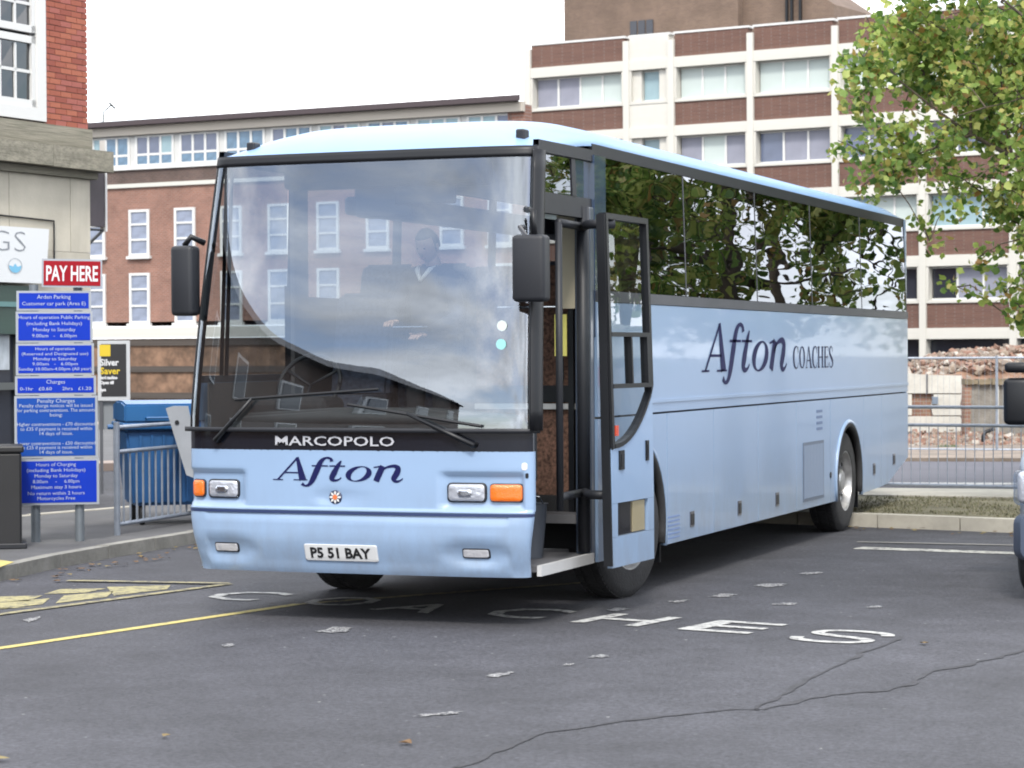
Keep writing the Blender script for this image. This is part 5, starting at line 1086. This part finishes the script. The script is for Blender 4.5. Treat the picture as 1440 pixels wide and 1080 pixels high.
# --- blue wheeled bins
BINB = P('bin_blue', (.016, .10, .28), .45, var=.12, scale=4, dirt=.25, dirtcol=(.05, .13, .24)); BINL = P('bin_lid_blue', (.02, .13, .34), .4, var=.1)
def euro_bin(label, loc, rot, group=None):
    t = thing('waste_bin', label, 'bin', loc, rot, group)
    bm = B(); prism(bm, [(-.58, 0), (.58, 0), (.66, .78), (-.66, .78)], lambda a, b: (a, -.42-.0*b, .2+b), lambda a, b: (a, .42, .2+b)); bmesh.ops.bevel(bm, geom=bm.edges[:], offset=.03, segments=2, affect='EDGES'); obj('body', bm, BINB, t, local=True)
    for k in range(9):
        x = -.5+k*.125; bm = B(); box(bm, x-.012, x+.012, -.445, -.41, .24, .92); obj('rib', bm, BINB, t, local=True)
    obj('rim', bx(-.70, .70, -.50, .50, .98, 1.05, .02), BINL, t, local=True)
    bm = B(); prism(bm, [(-.5, 1.05), (.5, 1.05), (.5, 1.24), (.2, 1.27), (-.2, 1.27), (-.5, 1.24)], lambda a, b: (-.68, a, b), lambda a, b: (.68, a, b)); bmesh.ops.bevel(bm, geom=bm.edges[:], offset=.02, segments=2, affect='EDGES'); obj('lid', bm, BINL, t, local=True)
    obj('lid_handle', tb([(-.45, -.5, 1.1), (-.45, -.55, 1.1), (.45, -.55, 1.1), (.45, -.5, 1.1)], .014, 6), BINL, t, local=True)
    obj('lift_lug', tb([(-.80, 0, 1.0), (-.66, 0, 1.0)], .025, 8), BINL, t, local=True); obj('lift_lug', tb([(.66, 0, 1.0), (.80, 0, 1.0)], .025, 8), BINL, t, local=True)
    for x in (-.48, .48):
        for y in (-.34, .34):
            c = obj('castor', lathe([(-.025, .02), (-.025, .09), (.025, .09), (.025, .02)], (x, y, .095), 'x', 16), RUBBER, t, local=True); obj('castor_fork', bx(x-.035, x+.035, y-.02, y+.03, .1, .22), BLACK, c, local=True)
    return t
bl = G(208, 738, .11)
b1_ = euro_bin('blue wheeled waste bin with a flat lid behind the guard rail', (*bl, .11), FS.rot+math.radians(4)); b1_.location = (*bl, .11)
b1_.location += FS.n*.34 + FS.e*.36; b1_.scale = (.92, .92, .97)
# grey leaning metal strut beside the bin
st = thing('metal_strut', 'pale grey angled metal plate leaning between the blue bin and the coach', 'metal plate', (*G(262, 755, .11), .11), FS.rot)
fk = Facade(250, 23.2, 0)
pl = [fk.uz(*p) for p in ((233, 574), (243, 571), (264, 571), (270, 600), (272, 672), (262, 668))]
o = obj('plate', prism(B(), pl, lambda a, b: tuple(fk.o+fk.e*a+Vector((0, 0, b))), lambda a, b: tuple(fk.o+fk.e*a+fk.n*.04+Vector((0, 0, b)))), P('pale_galvanised', (.36, .38, .41), .5, .2, var=.12), st)
c_, z_ = fk.uz(249, 594); obj('bolt', tb([tuple(fk.o+fk.e*c_-fk.n*.012+Vector((0, 0, z_))), tuple(fk.o+fk.e*c_+Vector((0, 0, z_)))], .022, 8), BLACK, st)
# --- ruin and rubble
FR = Facade(1330, 46, .0)
REND = P('white_render', (.68, .66, .6), .85, var=.1, scale=2, bump=.2, bscale=20, dirt=.35, dirtcol=(.36, .3, .25)); GSLAB = P('grey_blockwork', (.27, .25, .22), .95, var=.25, scale=4, bump=.6, bscale=25, dirt=.5, dirtcol=(.16, .14, .12)); RBRK = brickmat('ruin_brick', (.36, .2, .14), (.26, .13, .09), (.34, .28, .22), stain=.35)
ru_ = fthing(FR, 'ruined_wall', 'broken white rendered wall with exposed brick behind the coach tail', 'wall')
def fpoly(F, pts, y0_, y1_): return prism(B(), [F.uz(*p) for p in pts], lambda a, b: (a, y0_, b), lambda a, b: (a, y1_, b))
obj('brick_core', fpoly(FR, [(1180, 648), (1180, 528), (1352, 526), (1358, 535), (1356, 560), (1362, 580), (1358, 600), (1364, 648)], .08, .4), RBRK, ru_, local=True)
for nm, pts in (('render_panel', [(1200, 553), (1200, 526), (1270, 524), (1300, 527), (1352, 528), (1356, 545), (1352, 553)]), ('render_panel', [(1200, 584), (1200, 554.5), (1282, 554.5), (1282, 584)]), ('render_panel', [(1312, 584), (1309, 572), (1313, 554.5), (1353, 554.5), (1349, 572), (1354, 584)]), ('render_panel', [(1200, 608), (1200, 585.5), (1350, 585.5), (1354, 596), (1350, 608)])):
    obj(nm, fpoly(FR, pts, -.02, .078), REND, ru_, local=True)
for k in range(9): x = 1222+k*14.5; obj('render_block', fpoly(FR, [(x, 618), (x, 612), (x+11, 611), (x+11, 617.5)], -.03, .078), REND, ru_, local=True)
obj('meter_box', fpoly(FR, [(1310, 568), (1310, 558), (1318, 558), (1318, 568)], -.1, -.022), P('meter_blue_grey', (.2, .25, .32), .6), ru_, local=True); obj('downpipe', fpoly(FR, [(1302.5, 554), (1302.5, 526), (1304, 526), (1304, 554)], -.06, -.022), GREY, ru_, local=True)
FG = Facade(1395, 44.6, .0)
gs = fthing(FG, 'concrete_gate_wall', 'grey blockwork wall with pale posts and a brick edge beside the ruined wall', 'wall')
obj('block_panel', fpoly(FG, [(1364, 630), (1366, 541), (1400, 540), (1401, 630)], 0, .25), GSLAB, gs, local=True); obj('block_panel', fpoly(FG, [(1404, 632), (1404, 541), (1431, 543), (1432, 592), (1500, 590), (1500, 632)], 0, .25), GSLAB, gs, local=True)
obj('pale_post', fpoly(FG, [(1401, 634), (1401, 536), (1404, 536), (1404, 634)], -.05, .2), REND, gs, local=True); obj('brick_edge', fpoly(FG, [(1355, 632), (1357, 540), (1366, 541), (1364, 600), (1362, 632)], -.04, .3), RBRK, gs, local=True)
for k in range(4): obj('lintel_stone', fpoly(FG, [(1356+k*19, 541), (1356+k*19, 534+rnd.uniform(-2, 2)), (1374+k*19, 533+rnd.uniform(-2, 2)), (1374+k*19, 540)], -.1, .3), P('lintel_olive', (.22, .18, .12), .95, var=.4, scale=5), gs, local=True)
bp_ = fthing(FG, 'bent_pipe', 'bent black pipe standing in the rubble before the grey blockwork', 'pipe')
q = [FG.uz(*p) for p in ((1374, 644), (1375, 612), (1379, 606), (1390, 602))]; obj('pipe', tb([(a, -.5, b) for a, b in q], .035, 8), BLACK, bp_, local=True, smooth=True); a, b = FG.uz(1374, 644); obj('collar', bx(a-.09, a+.09, -.6, -.4, b-.03, b+.06), BLACK, bp_, local=True)
def chunk(bm, p, s, rnd):
    vs = bmesh.ops.create_icosphere(bm, subdivisions=1, radius=s, matrix=Matrix.Translation(p))['verts'] if rnd.random() < .3 else box(bm, p.x-s, p.x+s, p.y-s*.5, p.y+s*.5, p.z-s*.4, p.z+s*.4)
    R_ = Matrix.Rotation(rnd.uniform(0, 6), 3, Vector((rnd.uniform(-1, 1), rnd.uniform(-1, 1), rnd.uniform(-1, 1))).normalized())
    for v in vs: v.co = p+R_ @ (v.co-p)+Vector([rnd.uniform(-.2, .2)*s for _ in range(3)])
rnd2 = random.Random(21)
RUB = ramp_island('rubble_pieces', [(0, (.27, .15, .11)), (1, (.15, .125, .105)), (.3, (.31, .19, .14)), (.55, (.28, .23, .19)), (.8, (.33, .26, .2)), (.93, (.55, .5, .44))], .95)
bm = B()
for i in range(1600):
    px = rnd2.uniform(1255, 1470); py = rnd2.triangular(604, 646, 630); d = 43.4+ (646-py)*.035; p = at(px, py, d); chunk(bm, p, rnd2.triangular(.02, .11, .035), rnd2)
o = obj('rubble', bm, RUB); o['kind'] = 'stuff'; tag(o, 'loose brick and stone rubble at the foot of the ruined wall', 'rubble')
# heap behind the ruin
bm = B(); NX, NY = 60, 10; chunks_src = []; FH_ = Facade(1330, 52, 0); uu0, uu1 = FH_.u(1180), FH_.u(1520); g = []
for j in range(NY+1):
    row = []
    for i in range(NX+1):
        u = lerp(uu0, uu1, i/NX); y = j*.55; n_ = noise.noise(Vector((u*.55, y*.5, 3)))+.5*noise.noise(Vector((u*2.1, y*2, 7))); z = (1.25+.35*smoothstep(-1, 1.5, u))*math.sin(min(1, j/6)*PI/2)+.35*n_*math.sin(min(1, j/4)*PI/2)
        row.append(bm.verts.new((u, y, max(0, z)))); chunks_src.append(row[-1].co.copy())
    g.append(row)
for j in range(NY):
    for i in range(NX): bm.faces.new((g[j][i], g[j][i+1], g[j+1][i+1], g[j+1][i]))
hp = struct('rubble_mound', bm, P('mound_earth', (.3, .17, .11), .95, var=.5, scale=2, bump=.8, bscale=8, dirt=.7, dirtcol=(.38, .31, .24))); hp.location = FH_.o; hp.rotation_euler = (0, 0, FH_.rot)
bm = B()
for i in range(3500):
    c = rnd2.choice(chunks_src[NX*2:]); chunk(bm, c+Vector((rnd2.uniform(-.2, .2), rnd2.uniform(-.3, .3), .02)), rnd2.triangular(.025, .13, .04), rnd2)
o = obj('brick_rubble', bm, RUB); o['kind'] = 'stuff'; o.location = FH_.o; o.rotation_euler = (0, 0, FH_.rot); tag(o, 'heap of broken red brick rubble behind the ruined white wall', 'rubble')
# weeds at the foot
bm = B()
for i in range(420):
    p = at(rnd2.uniform(1318, 1348), rnd2.uniform(634, 643), 43.2); h = rnd2.uniform(.05, .16); a = rnd2.random()*PI
    dx, dy = math.cos(a)*.03, math.sin(a)*.03; bm.faces.new([bm.verts.new(q) for q in ((p.x-dx, p.y-dy, p.z-.05), (p.x+dx, p.y+dy, p.z-.05), (p.x+rnd2.uniform(-.05, .05), p.y, p.z+h))])
o = obj('weeds', bm, P('weed_green', (.06, .17, .04), .8)); tag(o, 'small patch of bright green weeds in the rubble', 'weeds'); o['kind'] = 'stuff'
# --- van at the right edge
VW = P('van_white_paint', (.72, .76, .8), .25, coat=.8); VB = P('van_bumper', (.09, .115, .17), .5)
van = thing('van', 'white van cut off by the right edge, with dark bumper and black door mirror', 'van', (4.84, 2.75, 0), 0)
FV = Facade(1420, 18.6, 0)
vx, vy, vz = FV.o
def vloft(secs, mat, name, parent=van, sm=True):
    """stations of (y, half width, z0, z1, corner radius)"""
    bm = B(); rings = []
    for y, hw, z0, z1, r in secs:
        pts = [(x, (z0+z1)/2+z) for x, z in rrect(2*hw, z1-z0, r, 4)]; rings.append([bm.verts.new((x, y, z)) for x, z in pts])
    for A_, B_ in zip(rings, rings[1:]):
        for k in range(len(A_)): bm.faces.new((A_[k], A_[(k+1) % len(A_)], B_[(k+1) % len(A_)], B_[k]))
    bm.faces.new(rings[0]); bm.faces.new(rings[-1][::-1]); bmesh.ops.recalc_face_normals(bm, faces=bm.faces[:]); return obj(name, bm, mat, parent, smooth=sm, local=True, sharp=45)
vloft([(0, .70, .62, .92, .1), (.08, .86, .55, 1.0, .12), (.3, .95, .45, 1.08, .12), (.75, .985, .4, 1.17, .12), (1.0, .985, .4, 1.22, .12), (1.25, .96, .4, 1.5, .15), (1.75, .93, .4, 2.12, .2), (2.1, .93, .4, 2.2, .2), (4.9, .93, .4, 2.2, .2), (5.0, .88, .5, 2.1, .2)], VW, 'body')
vloft([(-.07, .66, .34, .62, .06), (.0, .9, .3, .64, .08), (.25, .99, .28, .62, .08), (.5, 1.0, .28, .6, .06)], VB, 'bumper')
for s in (-1, 1):
    h = obj('headlamp', bx(s*.93, s*.62, .02, .3, .70, .93, .04, 3), REFL, van, local=True, smooth=True, sharp=50); obj('lens', bx(s*.955, s*.60, .0, .31, .69, .94, .04, 3), LAMPG, h, local=True, smooth=True, sharp=50)
    for y in (.85, 4.0):
        w_ = obj('wheel', lathe([(-.11, .18), (-.11, .29), (-.09, .325), (.09, .325), (.11, .29), (.11, .18)], (s*.90, y, .328), 'x', 32, False), RUBBER, van, local=True, smooth=True, sharp=30); obj('rim', lathe([(-.1, .19), (-.05, .18), (.05, .18), (.1, .19)], (s*.902, y, .328), 'x', 20), WHEELM, w_, local=True)
    m_ = obj('mirror', bx(s*1.02, s*1.24, 1.32, 1.44, 1.22, 1.58, .04, 3), BLACK, van, local=True, smooth=True, sharp=50); obj('mirror_head', bx(s*1.03, s*1.23, 1.32, 1.44, 1.62, 1.70, .03, 3), BLACK, m_, local=True, smooth=True, sharp=50); obj('mirror_arm', tb([(s*.93, 1.45, 1.2), (s*1.03, 1.4, 1.3)], .03, 8), BLACK, m_, local=True); obj('mirror_arm', tb([(s*.93, 1.45, 1.6), (s*1.06, 1.4, 1.62), (s*1.06, 1.4, 1.4)], .025, 8), BLACK, m_, local=True)
    obj('side_window', bx(s*.935, s*.94, 1.7, 2.5, 1.4, 2.0, .002), DARKW, van, local=True)
bm = B(); bm.faces.new([bm.verts.new(p) for p in ((-.8, 1.17, 1.42), (.8, 1.17, 1.42), (.72, 1.68, 2.02), (-.72, 1.68, 2.02))]); obj('windscreen', bm, DARKW, van, local=True)
obj('grille', bx(-.5, .5, -.02, .05, .68, .86, .01), BLACK, van, local=True); obj('number_plate', bx(-.26, .26, -.09, -.07, .42, .53), P('plate_white', ()), van, local=True)
# --- trees
LEAF = ramp_island('sycamore_leaves', [(0, (.06, .12, .025)), (1, (.3, .16, .05)), (.2, (.12, .21, .04)), (.5, (.24, .33, .07)), (.8, (.42, .47, .13)), (.95, (.37, .3, .09))], .5, .5)
BARK = P('bark', (.11, .085, .06), .95, var=.35, scale=5, bump=.8, bscale=18)
def leaf_tree(name, label, base, H, R_, trunk_r, n, seed, lowest=1.9, size=(.05, .085), squash=.8, group=None, prof=None):
    rn = random.Random(seed); t = thing(name, label, 'tree', base, rn.random()*6, group)
    t.rotation_euler = (0, 0, 0)
    bm = B(); tips = []
    def pr_at(z):
        if not prof: return 99
        k_ = next((i for i in range(len(prof)-1) if prof[i][0] <= z < prof[i+1][0]), None)
        return 0 if k_ is None else lerp(prof[k_][1], prof[k_+1][1], (z-prof[k_][0])/(prof[k_+1][0]-prof[k_][0]))
    def branch(p, d, L, r, lvl):
        if p.xy.length > pr_at(p.z)*.9: return
        pts = [p]; n_ = 5; q = p.copy(); dd_ = d.copy()
        for i in range(n_):
            dd_ = (dd_+Vector((rn.uniform(-.2, .2), rn.uniform(-.2, .2), rn.uniform(-.08, .14)))).normalized(); q = q+dd_*L/n_; pts.append(q.copy())
            if prof and q.xy.length > pr_at(q.z)*.97: break
            if lvl > 0 and i > 0:
                for _ in range(2 if lvl > 1 else 1):
                    side = dd_.cross(Vector((rn.uniform(-1, 1), rn.uniform(-1, 1), rn.uniform(-.3, .6)))).normalized(); branch(q.copy(), (dd_*.55+side*.8+Vector((0, 0, .05))).normalized(), L*rn.uniform(.42, .62), r*.5, lvl-1)
            if lvl <= 1: tips.append(q.copy())
        tube(bm, pts, [max(.006, r*(1-.75*i/n_)) for i in range(len(pts))], 6 if lvl < 2 else 8, cap=False)
    h0 = lowest+.35; tube(bm, [(0, 0, -.05), (.03, .02, h0*.5), (0, 0, h0), (-.05, .05, H*.55), (0, 0, H*.82)], [trunk_r*1.25, trunk_r, trunk_r*.85, trunk_r*.5, trunk_r*.1], 12)
    k = 0
    while k < 13:
        a = k*2.4+rn.uniform(-.3, .3); z = lerp(h0, H*.75, k/13); L = R_*rn.uniform(.72, .98)*(1-.45*(k/13)**2); branch(Vector((0, 0, z)), Vector((math.cos(a), math.sin(a), rn.uniform(-.05, .2)+.3*k/13)).normalized(), L, trunk_r*.3, 2); k += 1
    obj('trunk', bm, BARK, t, smooth=True, local=True)
    if prof:
        zt0, zt1 = prof[0][0], prof[-1][0]; cb_ = B(); add = []
        while len(add) < 520:
            z = rn.uniform(zt0, zt1); a = rn.random()*6.283; rr0 = pr_at(z)*math.sqrt(rn.random())*.98; c = Vector((rr0*math.cos(a), rr0*math.sin(a), z))
            if noise.noise(c*1.25) < -.01: continue
            near = min(tips, key=lambda q: (q-c).length)
            if (near-c).length > 1.3: continue
            tube(cb_, [near, near.lerp(c, .55)+Vector((0, 0, .05)), c], [.009, .006, .004], 4, cap=False); add.append(c)
            if len(add) % 25 == 0: tips.extend(add[-25:])
        obj('twigs', cb_, BARK, t, local=True)['kind'] = 'stuff'; tips = add+tips[:len(tips)//3]
    lm = B(); shape = [(0, -.9), (.35, -.75), (.3, -.35), (.85, -.3), (.62, .1), (.95, .55), (.42, .5), (0, 1.05), (-.42, .5), (-.95, .55), (-.62, .1), (-.85, -.3), (-.3, -.35), (-.35, -.75)]
    sh2 = [(0, -.9), (.6, -.5), (.8, .2), (.4, .4), (0, 1.0), (-.4, .4), (-.8, .2), (-.6, -.5)]
    verts = []; faces = []
    for i in range(n):
        c = rn.choice(tips); cl = Vector((rn.gauss(0, .13), rn.gauss(0, .13), rn.gauss(-.02, .10)))*(R_/3.3); p = c+cl
        if p.z < lowest-.1: continue
        if prof:
            k_ = next((i for i in range(len(prof)-1) if prof[i][0] <= p.z < prof[i+1][0]), None)
            if k_ is None: continue
            a_, b_ = prof[k_], prof[k_+1]; pr__ = lerp(a_[1], b_[1], (p.z-a_[0])/(b_[0]-a_[0]))
            if Vector((p.x, p.y)).length > pr__*(1+.28*noise.noise(p*1.6)): continue
        rr_ = Vector((p.x, p.y, (p.z-(lowest+(H-lowest)*.42))/squash)).length
        nv = Vector((rn.gauss(0, .7), rn.gauss(0, .7), rn.gauss(.55, .6))).normalized(); a = nv.orthogonal().normalized(); a.rotate(Matrix.Rotation(rn.random()*6.28, 3, nv)); b = nv.cross(a); s = rn.uniform(*size); sh = sh2; i0 = len(verts)
        for x, y in sh:
            dz = -.25*abs(x)*s; verts.append(p+a*x*s+b*y*s+nv*dz)
        faces.append(list(range(i0, i0+len(sh))))
    me = bpy.data.meshes.new('crown'); me.from_pydata([tuple(v) for v in verts], [], faces); me.materials.append(LEAF)
    o = link(bpy.data.objects.new('crown', me)); o.parent = t; return t
leaf_tree('sycamore_tree', 'leafy green tree turning yellow whose branches reach in from the right edge', (3.35, 12.3, .12), 8.4, 3.0, .12, 35000, 4, lowest=1.9, size=(.034, .062), prof=[(1.75, .8), (2.2, 1.5), (2.9, 2.0), (3.3, 2.7), (4.3, 3.15), (5.0, 2.85), (5.6, 2.5), (7, 2.0), (8.6, .5)])
leaf_tree('sycamore_tree', 'smaller unseen tree added beyond the right edge for the reflection in the rear coach windows', (4.1, 17.2, .0), 7.5, 2.5, .14, 5000, 9, lowest=1.6, size=(.05, .08))  # added out of frame so the rear windows have foliage to reflect
leaf_tree('sycamore_tree', 'third unseen tree added far beyond the right edge for the reflection in the window over the coach door', (9.6, 21, .0), 9.5, 3.4, .19, 6000, 15, lowest=2.0, size=(.06, .1))  # unseen tree, added only to be mirrored in the hopper window
# --- terrace added out of view behind the camera, only to reflect in the windscreen
tb_ = thing('added_terrace', 'dark brick terrace added unseen behind the viewpoint to shape the windscreen reflection', 'building', (-14, -18, 0), 0)
obj('wall', lbx(-5, 5, -12, 12, 0, 6.2), brickmat('dark_terrace_brick', (.14, .075, .05), (.1, .055, .04), (.15, .12, .1)), tb_, local=True); obj('roof', prism(B(), [(-5.4, 6.2), (5.4, 6.2), (0, 9.4)], lambda a, b: (a, -12.3, b), lambda a, b: (a, 12.3, b)), P('slate_roof', (.06, .06, .07), .7), tb_, local=True)
for k in range(6):
    for z in (.9, 3.7): f = obj('window', lbx(5.0, 5.06, -10.5+k*4, -9.3+k*4, z, z+1.5), FRAMEW, tb_, local=True); obj('pane', lbx(5.06, 5.08, -10.4+k*4, -9.4+k*4, z+.1, z+1.4), DARKW, f, local=True)
